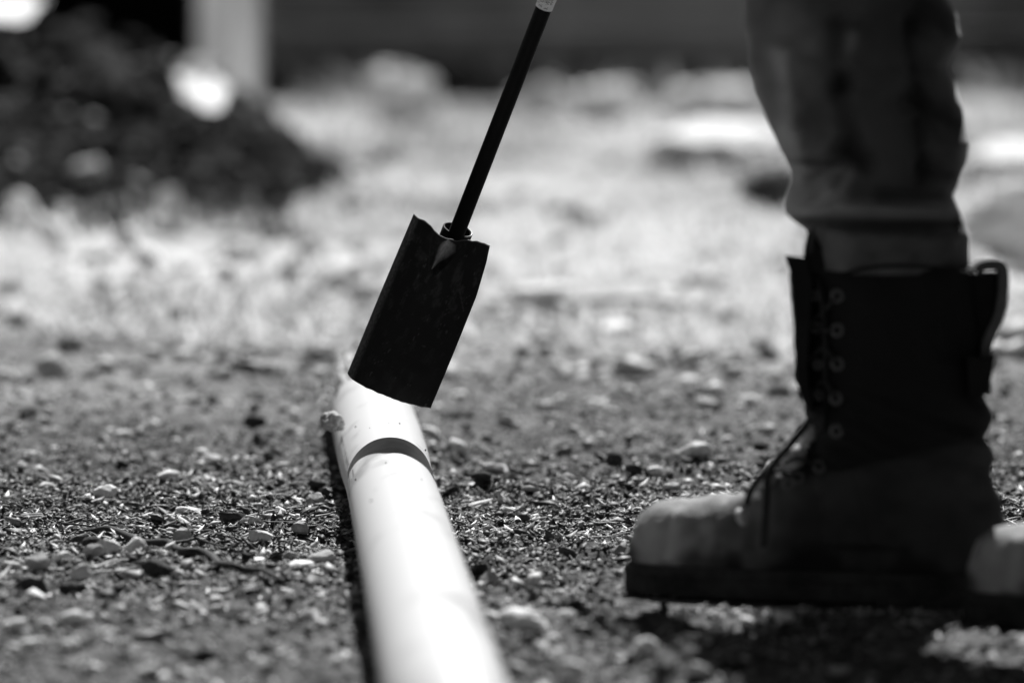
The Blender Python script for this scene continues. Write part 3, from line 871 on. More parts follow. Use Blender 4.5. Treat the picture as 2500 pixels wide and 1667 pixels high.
# seams rising to heel
d += -.0022 * np.exp(-((z_ - (.118 + .09 * np.clip(.38 - sfoot, 0, 1) - .02 * np.clip(sfoot - .38, 0, 1))) / .0022) ** 2) * (sfoot < .66)
d += -.0016 * np.exp(-((sfoot - .33 + .6 * (.10 - z_) ** 1) / .007) ** 2) * (z_ < .118)
co = co + no * d[:, None]
co[:, 2] = np.maximum(co[:, 2], .016)
um.vertices.foreach_set('co', co.astype(np.float32).ravel()); um.update()
M['leather'] = attr_mat('leather', .75, .5, 180)
M['leather'].node_tree.nodes['Principled BSDF'].inputs['Specular IOR Level'].default_value = .2
um.materials.clear(); um.materials.append(M['leather'])
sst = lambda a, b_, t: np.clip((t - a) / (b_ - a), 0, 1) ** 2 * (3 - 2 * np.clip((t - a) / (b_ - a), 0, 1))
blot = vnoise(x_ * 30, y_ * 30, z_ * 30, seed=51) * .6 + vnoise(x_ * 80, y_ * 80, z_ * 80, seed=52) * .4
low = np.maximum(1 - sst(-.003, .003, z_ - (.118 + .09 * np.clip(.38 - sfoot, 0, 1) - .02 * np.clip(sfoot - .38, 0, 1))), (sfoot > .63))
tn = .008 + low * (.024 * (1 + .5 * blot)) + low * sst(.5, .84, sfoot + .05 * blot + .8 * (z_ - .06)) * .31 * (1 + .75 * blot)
mud = 1 - .78 * (1 - sst(.026, .046, z_ + .010 * blot + .010 * np.sin(sfoot * 23)))  # shade low on the foot, painted as an uneven darker band
tn = np.clip(tn * np.where(low > .5, mud, 1), .006, .5)  # mud here holds the shade painted low on the foot
ta = um.attributes.new('tone', 'FLOAT', 'POINT'); ta.data.foreach_set('value', tn.astype(np.float32))
um.polygons.foreach_set('use_smooth', np.ones(len(um.polygons), dtype=bool))
upper['label'] = 'dark shaft above a scuffed paler foot with sunlit toe'

# sole with heel block and cleats
SOLE = [(s, hw + .005) for s, hw in zip(S0, HW)]
def sole_mesh(name, z0, z1, s0=0, s1=1.01, grow=0):
    sel = [(s, h) for s, h in SOLE if s0 <= s <= s1]
    left = [foot_pt(s * 1.015 - .006, h + grow, 0) for s, h in sel]; right = [foot_pt(s * 1.015 - .006, -h - grow, 0) for s, h in sel][::-1]
    loop = left + right; n_ = len(loop)
    V = [(p.x, p.y, z) for z in (z0, z0 + .003, z1 - .002, z1) for p in loop]
    # soft edges: pull first and last ring in
    cx_ = sum((p.x for p in loop)) / n_; cy_ = sum((p.y for p in loop)) / n_
    for r_ in (0, 3):
        for i in range(n_):
            x0_, y0_, z0_ = V[r_ * n_ + i]; k_ = .985
            V[r_ * n_ + i] = (cx_ + (x0_ - cx_) * k_, cy_ + (y0_ - cy_) * k_, z0_)
    F = [list(q) for q in grid_faces(4, n_, True)] + [list(range(n_))[::-1], list(range(3 * n_, 4 * n_))]
    return poly_obj(name, V, F, M['rubber'], upper_holder, smooth=False)
upper_holder = upper
sole_mesh('midsole', .017, .027)
sole_mesh('sole', .000, .018, .3, 1.01, -.002)
sole_mesh('heel_block', -.002, .018, 0, .3, -.001)
# toe rand stitched edge
def surf_y(px, py):
    """nearest camera-facing point of the boot at a pixel: search the mesh"""
    d_ = ray(px, py)
    t_ = (co - np.array([0, 0, CAM_H])) @ np.array(d_.normalized())
    q_ = np.linalg.norm(co - np.array([0, 0, CAM_H]) - t_[:, None] * np.array(d_.normalized()), axis=1)
    near = q_ < .004
    if not near.any(): return LY - .06
    return float(co[near, 1].min())

def ring_obj(name, px, py, r1=.0045, r2=.0016, material=None):
    Y = surf_y(px, py) - .001
    c = P(px, py, Y)
    V = []
    for i in range(18):
        a = 2 * math.pi * i / 18
        for k in range(6):
            b_ = 2 * math.pi * k / 6
            rr_ = r1 + r2 * math.cos(b_)
            V.append((c.x + rr_ * math.cos(a), c.y + r2 * .7 * math.sin(b_), c.z + rr_ * math.sin(a) * 1.05))
    F = []
    for i in range(18):
        for k in range(6):
            F.append([i * 6 + k, i * 6 + (k + 1) % 6, ((i + 1) % 18) * 6 + (k + 1) % 6, ((i + 1) % 18) * 6 + k])
    return poly_obj(name, V, F, material or M['eyelet'], upper)
EY = [(2044, 722), (2044, 806), (2044, 888), (2040, 972), (2042, 1052), (2000, 1138), (1948, 1165), (1925, 1180)]
for (px, py) in EY: ring_obj('eyelet', px, py)
EY2 = [(1990, 722), (1992, 800), (1996, 890), (1998, 965)]
for (px, py) in EY2: ring_obj('eyelet', px, py, .0032, .0014)
def lace(pix, r0=.0021, n=40, name='lace', Yoff=-.004, material=None):
    pts = [P(a, b2, surf_y(a, b2) + Yoff) if len(q) == 2 else P(a, b2, q[2]) for q in pix for (a, b2) in [q[:2]]]
    pts = spline(pts, n)
    v, f = tube(pts, [r0] * n, 8); return poly_obj(name, v, f, material or M['lace'], upper)
lace([(2044, 722), (2010, 760), (1975, 790)])
lace([(2044, 806), (2005, 805), (1970, 790)])
lace([(2044, 888), (2010, 850), (1975, 880)])
lace([(2040, 972), (2010, 930), (1980, 960)])
lace([(1985, 560), (1980, 640), (2000, 700), (2012, 800), (2014, 900), (2012, 1000), (2005, 1060)], .0018)
YT = 5.045
lace([(1998, 1000, 5.03), (1970, 1035, YT), (1930, 1085, YT - .01), (1890, 1130, YT - .015), (1875, 1160, YT - .02), (1872, 1210, YT - .03), (1868, 1270, YT - .04), (1864, 1335, YT - .04)], .0034)
lace([(1890, 1130, YT), (1860, 1160, YT), (1835, 1195, YT + .01), (1822, 1230, YT + .015)], .003)
lace([(2000, 1138), (1950, 1120, YT), (1915, 1130, YT + .01)], .002)
lace([(1948, 1165), (1900, 1150, YT), (1868, 1170, YT + .01)], .002)
# tongue pushed out in front of the instep, folds catching sun
def fold(pix, rad0, name='tongue_fold', Y=5.085, material=None):
    pts = spline([P(a, b2, Y + dy) for (a, b2, dy) in pix], 16)
    n_ = 16
    rad_ = [rad0 * math.sin(math.pi * (.12 + .8 * i / (n_ - 1))) for i in range(n_)]
    v, f = tube(pts, rad_, 12, True, .08, 4)
    return poly_obj(name, v, f, material or M['leather_tongue'], upper)
fold([(1990, 1040, 0), (1975, 1065, 0), (1955, 1085, 0)], .006)
fold([(1962, 1095, 0), (1935, 1118, 0), (1910, 1140, 0)], .011)
fold([(1890, 1150, .01), (1870, 1170, .01), (1850, 1185, .01)], .008)
fold([(1832, 1188, .01), (1822, 1195, .01), (1814, 1202, .01)], .007)
fold([(1800, 1245, 0.01), (1812, 1262, 0), (1818, 1282, -.01)], .006)
# collar flap at the front top and pull loop at the back
def slab(name, pix, Y0, Y1, material, parent):
    n_ = len(pix)
    V = [tuple(P(a, b2, Y0)) for a, b2 in pix] + [tuple(P(a, b2, Y1)) for a, b2 in pix]
    F = [list(range(n_)), list(range(n_, 2 * n_))[::-1]] + [[i, (i + 1) % n_, n_ + (i + 1) % n_, n_ + i] for i in range(n_)]
    o = poly_obj(name, V, F, material, parent, smooth=False)
    bm = bmesh.new(); bm.from_mesh(o.data); bmesh.ops.recalc_face_normals(bm, faces=bm.faces)
    bmesh.ops.bevel(bm, geom=list(bm.edges), offset=.0012, segments=2, affect='EDGES', profile=.5); bm.to_mesh(o.data); bm.free()
    return o
slab('collar_flap', [(1916, 624), (1972, 630), (1985, 690), (1978, 800), (1972, 900), (1978, 960), (1990, 1010), (1975, 1005), (1955, 965), (1944, 925), (1941, 850), (1938, 760), (1930, 665), (1924, 650)], 5.025, 5.075, M['leather_dark'], upper)
slab('tongue_tip', [(1972, 566), (1985, 570), (2005, 600), (2060, 640), (2062, 670), (1975, 670), (1962, 640), (1964, 600)], 5.03, 5.07, M['leather_dark'], upper)
lp = [(2384, 665), (2392, 650), (2415, 645), (2440, 648), (2447, 670), (2445, 720), (2436, 770), (2415, 815), (2405, 850), (2403, 900), (2404, 960)]
def ribbon(name, pix, Y0, Y1, th, material, parent):
    pts = spline([P(a, b2, (Y0 + Y1) / 2) for a, b2 in pix], 40)
    V = []
    for i, p in enumerate(pts):
        t_ = (pts[min(i + 1, 39)] - pts[max(i - 1, 0)]).normalized()
        q = Vector((t_.z, 0, -t_.x)) * th
        for (yy, sg) in ((Y0, 1), (Y1, 1), (Y1, -1), (Y0, -1)):
            V.append((p.x + q.x * sg, yy, p.z + q.z * sg))
    F = [list(q) for q in grid_faces(40, 4, True)] + [[0, 1, 2, 3], [159, 158, 157, 156]]
    return poly_obj(name, V, F, material, parent, smooth=False)
M['webbing'] = mat('webbing', 0.10, 0.9, var=.2, scale=80)
ribbon('pull_loop', lp, 5.03, 5.065, .0045, M['webbing'], upper)
slab('loop_lining', [(2375, 668), (2430, 662), (2434, 720), (2424, 770), (2404, 825), (2380, 860)], 5.035, 5.06, M['leather_dark'], upper)
ribbon('pull_loop', [(2440, 650), (2432, 700), (2424, 760), (2405, 810), (2395, 860)], 5.04, 5.05, .0016, M['leather_dark'], upper)
slab('ankle_strap', [(2362, 868), (2404, 872), (2430, 862), (2424, 900), (2415, 955), (2395, 972), (2366, 968)], 5.0, 5.06, M['leather_dark'], upper)
ribbon('collar_edge', [(2010, 663), (2060, 668), (2110, 655), (2200, 648), (2300, 655), (2380, 672)], 4.975, 4.985, .0016, M['leather_dark'], upper)

# --- trousers
edge_l = [(-420, 1960), (-250, 1880), (-120, 1832), (0, 1818), (60, 1820), (150, 1828), (220, 1846), (290, 1872), (370, 1908), (420, 1936), (445, 1934), (470, 1924), (500, 1916), (522, 1920), (545, 1945), (562, 1968), (600, 1985), (660, 1990)]
edge_r = [(-420, 2560), (-250, 2420), (-120, 2330), (-40, 2300), (0, 2318), (40, 2340), (90, 2346), (125, 2336), (165, 2318), (200, 2330), (260, 2352), (300, 2358), (350, 2366), (400, 2362), (450, 2344), (478, 2330), (510, 2342), (545, 2362), (580, 2372), (660, 2370)]
rows_ = np.linspace(665, -420, 190)
NSEG = 110
V = []
el = np.interp(rows_, [a for a, _ in edge_l], [b_ for _, b_ in edge_l]); er = np.interp(rows_, [a for a, _ in edge_r], [b_ for _, b_ in edge_r])
aa = np.linspace(0, 2 * np.pi, NSEG, endpoint=False)
cloth_rows = []
TN = []
for i, py in enumerate(rows_):
    xa, xb = lx(el[i]), lx(er[i]); z_ = lz(py)
    cx, rx = (xa + xb) / 2, (xb - xa) / 2
    ry = np.interp(py, [-420, 0, 300, 520, 600, 665], [.11, .088, .080, .078, .066, .062])
    ca, sa = np.cos(aa), np.sin(aa)
    X = cx + rx * ca; Y = LY + .02 + ry * np.sign(sa) * np.abs(sa) ** .9; Z = np.full(NSEG, z_)
    # folds: n.b. only in depth (front and back), the outline stays
    t = ca
    fy = 0
    def groove(px0, py0, px1, py1, wd, dp):
        # distance to a segment, in pixels
        pxs = 1250 + X * LS
        vx, vy = px1 - px0, py1 - py0
        tt = np.clip(((pxs - px0) * vx + (py - py0) * vy) / (vx * vx + vy * vy), 0, 1)
        dd = np.hypot(pxs - px0 - vx * tt, py - py0 - vy * tt)
        return dp * np.exp(-(dd / (wd * 1.3)) ** 2)
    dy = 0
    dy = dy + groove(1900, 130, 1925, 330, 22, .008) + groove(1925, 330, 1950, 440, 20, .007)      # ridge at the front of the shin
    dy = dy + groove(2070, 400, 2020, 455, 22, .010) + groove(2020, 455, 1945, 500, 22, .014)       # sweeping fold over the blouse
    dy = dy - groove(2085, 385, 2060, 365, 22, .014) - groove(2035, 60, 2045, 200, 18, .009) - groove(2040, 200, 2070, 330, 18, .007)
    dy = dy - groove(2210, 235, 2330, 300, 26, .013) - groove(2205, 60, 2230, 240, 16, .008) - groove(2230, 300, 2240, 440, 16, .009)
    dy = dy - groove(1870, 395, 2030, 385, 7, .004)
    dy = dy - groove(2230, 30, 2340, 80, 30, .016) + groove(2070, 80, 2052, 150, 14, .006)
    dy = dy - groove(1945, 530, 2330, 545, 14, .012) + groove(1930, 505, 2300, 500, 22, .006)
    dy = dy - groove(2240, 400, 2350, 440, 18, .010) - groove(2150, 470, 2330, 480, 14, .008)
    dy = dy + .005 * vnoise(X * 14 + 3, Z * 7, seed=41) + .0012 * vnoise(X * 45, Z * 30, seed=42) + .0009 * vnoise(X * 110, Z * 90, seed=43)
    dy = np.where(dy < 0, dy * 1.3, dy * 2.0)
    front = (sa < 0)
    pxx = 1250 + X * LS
    fold_shade = np.clip(dy / .016, -1, 1)  # fold shading painted into the cloth: ridges paler, grooves darker
    left_lit = np.exp(-((pxx - 1900) / 95) ** 2) * np.clip((py + 100) / 200, 0, 1)  # left side painted paler for the light it catches there
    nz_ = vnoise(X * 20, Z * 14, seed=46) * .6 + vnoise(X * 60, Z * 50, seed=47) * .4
    TN.append(np.clip(.060 * (1 + .35 * nz_) + .06 * left_lit * (1 + nz_) + .15 * np.clip(fold_shade, 0, 1) ** 1.5 + .035 * np.clip(fold_shade, -1, 0), .015, .3))
    Y = Y - dy * np.where(front, np.minimum(1, np.abs(sa) * 1.6), -.6 * np.abs(sa))
    X = X + .0012 * vnoise(Z * 60, sa * 2, seed=44)
    V.append(np.stack([X, Y, Z], -1))
V = np.array(V).reshape(-1, 3)
F = grid_faces(len(rows_), NSEG, True)
# second leg and seat, joined into the same garment
def limb(pts, rads, seg=28, n_=60):
    sp = spline(pts, n_); rr_ = np.interp(np.linspace(0, 1, n_), np.linspace(0, 1, len(rads)), rads)
    return tube(sp, list(rr_), seg, True)
v2, f2 = limb([(.665, 4.86, .27), (.66, 4.86, .42), (.645, 4.88, .55), (.62, 4.95, .78), (.57, 5.0, .98), (.55, 5.03, 1.04)], [.075, .085, .088, .098, .125, .13])
v3, f3 = limb([tuple(P(2150, -380, LY + .02)), (.42, 5.09, .80), (.50, 5.09, .95), (.54, 5.06, 1.04), (.545, 5.05, 1.10)], [.105, .11, .125, .14, .13])
VV = [tuple(q) for q in V]; FF = F.tolist()
for v_, f_ in ((v2, f2), (v3, f3)):
    b0 = len(VV); VV += v_; FF += [[q + b0 for q in ff] for ff in f_]
tr = poly_obj('trousers', VV, FF, M['trousers'], person)
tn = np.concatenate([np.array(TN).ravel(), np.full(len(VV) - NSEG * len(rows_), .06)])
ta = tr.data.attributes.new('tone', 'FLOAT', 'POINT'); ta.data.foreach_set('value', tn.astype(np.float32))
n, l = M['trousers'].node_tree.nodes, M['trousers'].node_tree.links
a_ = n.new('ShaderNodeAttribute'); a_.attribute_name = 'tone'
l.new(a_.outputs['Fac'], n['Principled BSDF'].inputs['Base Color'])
bm = bmesh.new(); bm.from_mesh(tr.data); bmesh.ops.recalc_face_normals(bm, faces=bm.faces); bm.to_mesh(tr.data); bm.free()

# second boot: a copy standing nearer and to the right
off = P(2385, 1500, 4.86) - Vector((toe.x, toe.y, 0)) ; off.z = 0
off = Vector((.385 - toe.x, 4.90 - toe.y, 0))
def cp(o, parent, rot=None):
    c = o.copy(); col.objects.link(c); c.parent = parent; c.matrix_parent_inverse = o.matrix_parent_inverse.copy()
    return c
boot2 = cp(upper, person)
boot2.location = off + Vector((0, 0, 0))
for ch in [c for c in col.objects if c.parent == upper]:
    c = cp(ch, boot2); c.matrix_parent_inverse = ch.matrix_parent_inverse
# --- upper body, above the picture: skinned chain
def skin_body(name, verts, edges, radii, material, rootv=0):
    me = bpy.data.meshes.new(name); me.from_pydata(verts, edges, []); me.update()
    o = bpy.data.objects.new(name, me); col.objects.link(o)
    md = o.modifiers.new('skin', 'SKIN'); md.use_smooth_shade = True
    for i, r_ in enumerate(radii): me.skin_vertices[0].data[i].radius = (r_, r_) if not isinstance(r_, tuple) else r_
    me.skin_vertices[0].data[rootv].use_root = True
    sb = o.modifiers.new('sub', 'SUBSURF'); sb.levels = 2; sb.render_levels = 2
    dg = bpy.context.evaluated_depsgraph_get(); m2 = bpy.data.meshes.new_from_object(o.evaluated_get(dg))
    bpy.data.objects.remove(o)
    return link_mesh(name, m2, material, person)
ha = on_shaft(.50); hb = on_shaft(.80)
bv = [(.55, 5.05, 1.02), (.52, 5.06, 1.20), (.47, 5.08, 1.38), (.44, 5.09, 1.46),
      (.42, 5.09, 1.55), (.38, 5.09, 1.66),
      (.44, 5.28, 1.42), (.47, 5.38, 1.18), tuple(ha.lerp(Vector((.47, 5.38, 1.18)), .22)),
      (.44, 4.90, 1.42), (.50, 4.93, 1.20), tuple(hb.lerp(Vector((.50, 4.93, 1.20)), .22))]
skin_body('jacket', bv[:5] + bv[6:12], [(0, 1), (1, 2), (2, 3), (3, 4), (3, 5), (5, 6), (6, 7), (3, 8), (8, 9), (9, 10)],
          [(.14, .16), (.13, .16), (.13, .18), (.10, .12), .062, .07, .058, .04, .07, .058, .04], M['jacket'])
hd = skin_body('head', [(.42, 5.09, 1.54), (.41, 5.09, 1.60), (.39, 5.09, 1.68), (.385, 5.09, 1.74), (.31, 5.09, 1.655), (.295, 5.09, 1.685)], [(0, 1), (1, 2), (2, 3), (2, 4), (2, 5)],
               [.055, .06, .095, .075, .03, .018], M['skin'])
def hand(c, elbow):
    fdir = (c - elbow).normalized(); wrist = c - fdir * .085
    verts = [tuple(wrist), tuple(c - fdir * .04 - nv * .0)]; edges = [(0, 1)]; rads = [.027, .030]
    for k in range(4):
        o_ = u * (.030 - .020 * k)
        base = c - fdir * .018 + o_
        chain = [base, c + fdir * .014 + o_ - nv * .012, c + fdir * .010 + o_ - nv * .024 * (-1), c - fdir * .004 + o_ + nv * .02]
        prev = 1
        for p in chain:
            verts.append(tuple(p)); edges.append((prev, len(verts) - 1)); rads.append(.0095 - .0008 * (k == 3)); prev = len(verts) - 1
    prev = 1
    for p in (c - fdir * .02 + nv * .02 + u * .02, c + nv * .02 + u * .036, c + fdir * .012 + nv * .012 + u * .044):
        verts.append(tuple(p)); edges.append((prev, len(verts) - 1)); rads.append(.0105); prev = len(verts) - 1
    skin_body('hand', verts, edges, rads, M['skin'])
hand(ha, Vector((.47, 5.38, 1.18))); hand(hb, Vector((.50, 4.93, 1.20)))

# ------------------------------------------------------------------ background
# dry grass and straw tufts (stuff)
def tufts(name, nB, xr, yr, hmin, hmax, label, thr=.0, seed=5, hf=ground_h, tn=(.55, .95)):
    x = rng.uniform(xr[0], xr[1], nB) ; y = yr[0] + (yr[1] - yr[0]) * rng.random(nB) ** 1.4
    keep = (vnoise(x * 2.3, y * 1.1, seed=seed) + .6 * vnoise(x * 7, y * 3.5, seed=seed + 1)) > thr
    x, y = x[keep], y[keep]; n_ = len(x)
    ang = rng.random(n_) * 2 * np.pi; hgt = rng.uniform(hmin, hmax, n_) * (y / 12) ** .5; lean = rng.uniform(.1, 1.5, n_)
    dx, dy = np.cos(ang) * np.sin(lean), np.sin(ang) * np.sin(lean); dz = np.cos(lean) * .9 + .08
    wdt = rng.uniform(.0015, .004, n_) * (y / 9); px_, py_ = -np.sin(ang + .6), np.cos(ang + .6)
    b = np.stack([x, y, hf(x, y) - .003], -1)
    def pt(t, sg, droop): 
        return b + np.stack([dx * t * hgt + px_ * sg * wdt, dy * t * hgt + py_ * sg * wdt, dz * t * hgt - droop * hgt], -1)
    Vv = np.stack([pt(0, -1, 0), pt(0, 1, 0), pt(.55, 1, .03), pt(.55, -1, .03), pt(1, 0, .22)], 1).reshape(-1, 3)
    base = (np.arange(n_) * 5)[:, None, None]
    Ff = (np.array([[0, 1, 2], [0, 2, 3], [3, 2, 4]])[None] + base).reshape(-1, 3)
    me = np_mesh(name, Vv, Ff)
    at = me.attributes.new('tone', 'FLOAT', 'POINT'); at.data.foreach_set('value', np.repeat(rng.uniform(tn[0], tn[1], n_), 5).astype(np.float32))
    return tag(link_mesh(name, me, M['dry_grass'], smooth=False), label, kind='stuff')
gm2 = attr_mat('dry_grass', .8, 0); M['dry_grass'] = gm2
n, l = gm2.node_tree.nodes, gm2.node_tree.links
tr_ = n.new('ShaderNodeBsdfTranslucent'); ms = n.new('ShaderNodeMixShader'); ms.inputs[0].default_value = .5
l.new([q for q in n if q.type == 'ATTRIBUTE'][0].outputs['Color'], tr_.inputs[0])
l.new(n['Principled BSDF'].outputs[0], ms.inputs[1]); l.new(tr_.outputs[0], ms.inputs[2]); l.new(ms.outputs[0], n['Material Output'].inputs[0])
tufts('dry_grass', 34000, (-1.9, 1.9), (8.8, 17), .02, .085, 'matted dry grass and straw on the bright ground beyond the pipe', thr=0.0)
tufts('far_grass', 12000, (-3.2, 3.6), (17, 30.9), .03, .12, 'patchy dry grass in front of the board fence', thr=.25, seed=15, tn=(.15, .7))
tufts('tall_grass', 5200, (-1.6, 6.0), (29.3, 30.9), .08, .26, 'ragged taller dry grass along the foot of the board fence', thr=.2, seed=25, tn=(.08, .4))

# soil heap at the left
M['clod_mat'] = attr_mat('heap_clods', .95, .5, 100)
M['clod_mat'].node_tree.nodes['Principled BSDF'].inputs['Specular IOR Level'].default_value = .1
M['mound'].node_tree.nodes['Principled BSDF'].inputs['Specular IOR Level'].default_value = .1
def mound_h(x, y):
    top = np.interp(x, [-3.2, -2.6, -1.9, -1.44, -1.09, -.92, -.79, -.63, -.46, -.2], [0, .25, .42, .44, .42, .31, .26, .13, .03, 0])
    prof = np.clip(1 - np.abs(y - 16.0) / np.where(y < 16, 3.2, 1.2), 0, 1)
    h = top * np.where(y < 16, .78 * np.clip(prof * 2.4 - 1.4, 0, 1) ** .7 + .22 * prof, prof ** .7) * (1 + .12 * vnoise(x * 3, y * 3, seed=61)) + .0
    prof = np.minimum(prof, top * 2.5)
    h = h + np.clip(prof * 4, 0, 1) * (.12 * (.5 - np.abs(vnoise(x * 5.5, y * 5, seed=62))) + .045 * vnoise(x * 18, y * 18, seed=63))
    return h - .03
gx = np.linspace(-3.3, 0.0, 160); gy = np.linspace(12.7, 17.4, 170)
XX, YY = np.meshgrid(gx, gy, indexing='ij')
V = np.stack([XX, YY, mound_h(XX, YY)], -1).reshape(-1, 3)
heap = link_mesh('soil_heap', np_mesh('soil_heap', V, grid_faces(160, 170)[:, ::-1]), M['mound'])
tag(heap, 'big heap of dark lumpy dug soil at the left behind the pipe', 'soil heap')
nN = 3200
x = rng.uniform(-2.9, -.35, nN); y = rng.uniform(13.2, 17, nN)
ok = mound_h(x, y) > .03; x, y = x[ok], y[ok]; nN = len(x)
s = rng.lognormal(math.log(.016), .45, nN)
scatter('soil_clods', x, y, s * 1.3, s, s * .8, np.where(rng.random(nN) < .86, rng.uniform(.01, .05, nN), rng.uniform(.15, .55, nN)), label=None, hfun=mound_h, parent=heap, material=M['clod_mat'])

BROCK = {}
for key, mname in (('pale', 'boulder'), ('white', 'boulder_white'), ('dark', 'boulder_dark')):
    BROCK[key] = []
    for i in range(4):
        me = rock_mesh(300 + i * 7 + len(key), 4, 16, .8, 4.5); me.materials.append(M[mname])
        me.polygons.foreach_set('use_smooth', np.ones(len(me.polygons), dtype=bool)); BROCK[key].append(me)
def boulder(px0, px1, py0, py1, kind, lab, name='boulder', cat='boulder', roll=0.0, yb=None, dep=.8, i=0, base=None):
    """outline box px0..px1, py0..py1; base row yb when it stands further forward"""
    yb = py1 if yb is None else yb
    Yd = G(1250, yb).y
    sc = FPX / Yd
    a = P((px0 + px1) / 2, (py0 + py1) / 2, Yd)
    o = bpy.data.objects.new(name, BROCK[kind][i % 4])
    sx = (px1 - px0) / sc / 2; sz = (py1 - py0) / sc / 2
    o.location = (a.x, a.y + sx * dep * .5, a.z); o.scale = (sx, sx * dep, sz)
    o.rotation_euler = (0, roll, 0)
    col.objects.link(o); tag(o, lab, cat); return o
boulder(1560, 1960, 292, 410, 'white', 'bright white flat slab of rock behind the leg', i=0, dep=1.4)
boulder(1610, 1890, 200, 300, 'pale', 'pale rock standing behind the white slab', i=1)
boulder(1360, 1575, 198, 312, 'pale', 'pale rounded rock between spade shaft and white slab', i=2)
boulder(1240, 1400, 200, 290, 'pale', 'low pale rock just right of the spade shaft', i=3)
boulder(870, 1085, 162, 320, 'pale', 'pale leaning rock left of the spade shaft', i=1, roll=.35)
boulder(1800, 1960, 405, 532, 'dark', 'dark rounded rock half hidden behind the trouser leg', i=2)
boulder(2340, 2640, 345, 450, 'white', 'white rock right of the leg at the picture edge', i=0, dep=1.4)
boulder(2330, 2640, 440, 655, 'pale', 'large grey rock with sunlit top close behind the boot pull loop', i=3, roll=-.25)
boulder(-10, 75, 765, 815, 'dark', 'black lump at the left edge on the bright ground', name='clod', cat='clod', i=1)
boulder(370, 440, 455, 530, 'pale', 'round pale lump at the foot of the soil heap', name='stone', cat='stone', i=2, yb=560)
boulder(395, 470, 395, 450, 'pale', 'round pale stone lodged low on the soil heap', name='stone', cat='stone', i=1, yb=500)
boulder(200, 280, 670, 730, 'white', 'round white stone on the bright ground at the left', name='stone', cat='stone', i=1)
boulder(1225, 1400, 690, 740, 'white', 'flat white stone on the bright ground right of the blade', name='stone', cat='stone', i=3, dep=1.5)
boulder(1430, 1560, 785, 830, 'white', 'white stone on the bright ground between blade and boot', name='stone', cat='stone', i=2, dep=1.5)
boulder(1320, 1440, 500, 550, 'dark', 'dark lump on the bright ground beyond the blade', name='clod', cat='clod', i=0, dep=1.2)
def stick(p0, p1, w_, lab, yb):
    Yd = G(1250, yb).y
    a, b2 = P(p0[0], p0[1], Yd + .06), P(p1[0], p1[1], Yd - .04)
    m_ = (a + b2) / 2 + Vector((0, .02, .008))
    r_ = w_ / (FPX / Yd) / 2
    v, f = tube(spline([a, m_, b2], 14), [r_ * (.75 + .3 * math.sin(i * .9)) for i in range(14)], 10, True, .12, 2)
    o = poly_obj('broken_root', v, f, M['boulder_white']); tag(o, lab, 'broken root')
stick((30, 480), (165, 625), 60, 'thick pale broken root leaning at the far left', 670)
stick((290, 570), (395, 680), 60, 'stout pale broken root leaning right of the thick one', 735)
stick((580, 612), (530, 712), 50, 'pale broken root leaning left, right of the other two', 765)
stick((335, 745), (270, 810), 26, 'thin pale broken root lying lowest of the four', 815)

# pale plastic strip hanging, lit from behind, with a bag at its foot
Ys = 27.0
V = []
for i in range(30):
    t = i / 29
    py = -420 + (255 + 420) * t
    for j in range(24):
        q = j / 23
        px = 478 + (640 - 478) * q
        p = P(px, py, Ys)
        V.append((p.x, p.y + .04 * math.sin(q * 9 + t) + .02 * math.sin(q * 23), max(p.z, .02)))
me_v = [tuple(q) for q in V]
strip = poly_obj('plastic_sheet', me_v, [list(q) for q in grid_faces(30, 24)], M['film'])
sol = strip.modifiers.new('thick', 'SOLIDIFY'); sol.thickness = .003
tag(strip, 'tall pale strip of translucent plastic sheet hanging behind the soil heap', 'plastic sheet')
def bag(px0, px1, py0, py1, Yd, lab):
    a = P((px0 + px1) / 2, (py0 + py1) / 2, Yd); sc = FPX / Yd
    v, f = ico(4); v = v.copy(); f = f[v[f].mean(1)[:, 1] < .12]
    v *= (1 + .35 * vnoise(v[:, 0] * 2.5, v[:, 1] * 2.5, v[:, 2] * 2.5, seed=71) + .07 * vnoise(v[:, 0] * 7, v[:, 1] * 7, v[:, 2] * 7, seed=72))[:, None]
    v *= np.array([(px1 - px0) / sc / 2, (px1 - px0) / sc / 5, (py1 - py0) / sc / 2])
    v += np.array(a)
    o = link_mesh('plastic_bag', np_mesh('plastic_bag', v, f), M['bag'])
    tag(o, lab, 'plastic bag')
bag(432, 565, 135, 265, 15.55, 'bright crumpled plastic bag on the crest of the soil heap')
bag(-110, 110, -70, 48, 15.7, 'bright plastic bag on top of the heap at the upper left corner')

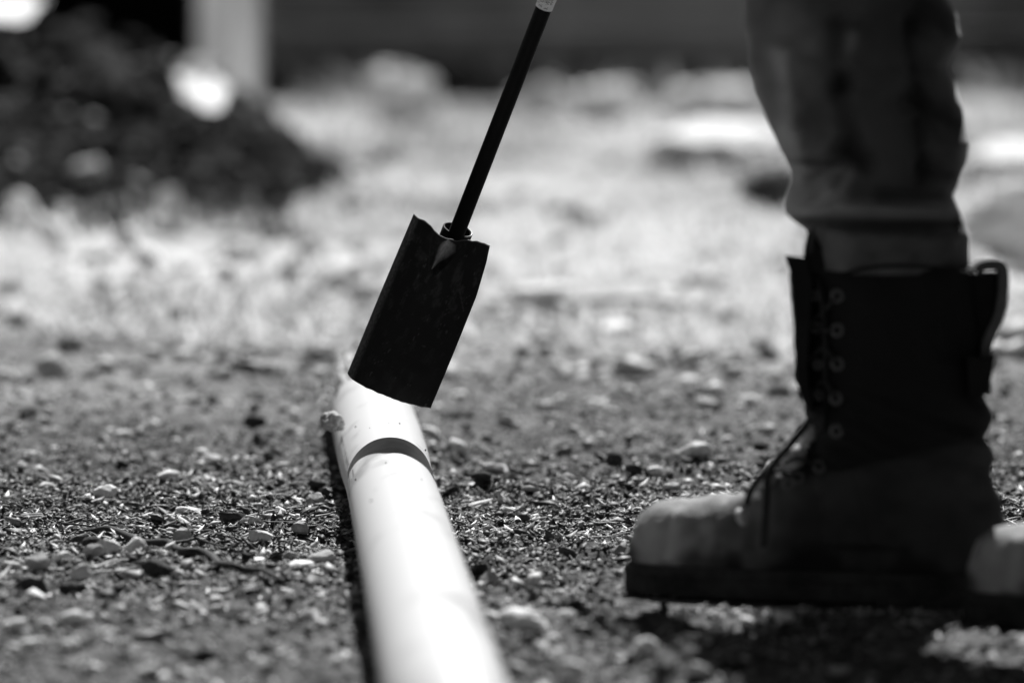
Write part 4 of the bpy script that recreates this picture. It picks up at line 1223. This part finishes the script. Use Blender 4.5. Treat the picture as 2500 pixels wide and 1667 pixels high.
# dark board fence and a tarred shed with an open doorway
def box_mesh(name, sx, sy, sz, bev=.006):
    bm = bmesh.new(); bmesh.ops.create_cube(bm, size=1)
    bmesh.ops.scale(bm, vec=(sx, sy, sz), verts=bm.verts)
    bmesh.ops.bevel(bm, geom=list(bm.edges), offset=bev, segments=1, affect='EDGES')
    me = bpy.data.meshes.new(name); bm.to_mesh(me); bm.free(); return me
fence = empty('board_fence', (4, 31, 0), 'long dark fence of wide horizontal boards across the background', 'fence')
bA = box_mesh('board', 2.98, .03, .25); bA.materials.append(M['board'])
bB = box_mesh('board_dark', 2.98, .04, .15); bB.materials.append(M['board_dark'])
pm = box_mesh('post', .12, .12, 2.4); pm.materials.append(M['board_dark'])
def place(name, me, loc, parent):
    o = bpy.data.objects.new(name, me); col.objects.link(o); o.parent = parent
    o.location = Vector(loc) - parent.location; return o
for c_ in list(range(0, 6)) + list(range(-5, -1)):
    x0 = -1.6 + 3 * c_ + 1.5 if c_ >= 0 else -4.7 + 3 * (c_ + 1) - 0.0
    place('kick_board', bB, (x0, 31, .065), fence)
    for r_ in range(8):
        place('board', bA, (x0, 31.03 + random.uniform(-.004, .004), (.13 + .127 + r_ * .252)), fence)
    place('post', pm, (x0 - 1.5, 31.09, 1.2), fence)
shed = empty('shed', (-3.1, 31.5, 0), 'black tarred shed with open dark doorway behind the soil heap', 'shed')
def wallbox(name, x0, x1, y0, y1, z0, z1, material=None):
    me = box_mesh(name, x1 - x0, y1 - y0, z1 - z0, .01); me.materials.append(material or M['shed_dark'])
    return place(name, me, ((x0 + x1) / 2, (y0 + y1) / 2, (z0 + z1) / 2), shed)
wallbox('wall', -4.6, -1.66, 34.0, 34.08, 0, 2.5); wallbox('wall', -4.6, -4.52, 30.9, 34, 0, 2.5); wallbox('wall', -1.74, -1.66, 30.9, 34, 0, 2.5)
wallbox('wall', -4.5, -3.2, 30.9, 30.98, 0, 2.5); wallbox('roof', -4.8, -1.4, 30.5, 34.3, 2.52, 2.62); wallbox('lintel', -3.19, -1.75, 30.9, 30.98, 2.1, 2.5)
wallbox('door_frame', -3.19, -3.1, 30.86, 30.96, 0, 2.09)
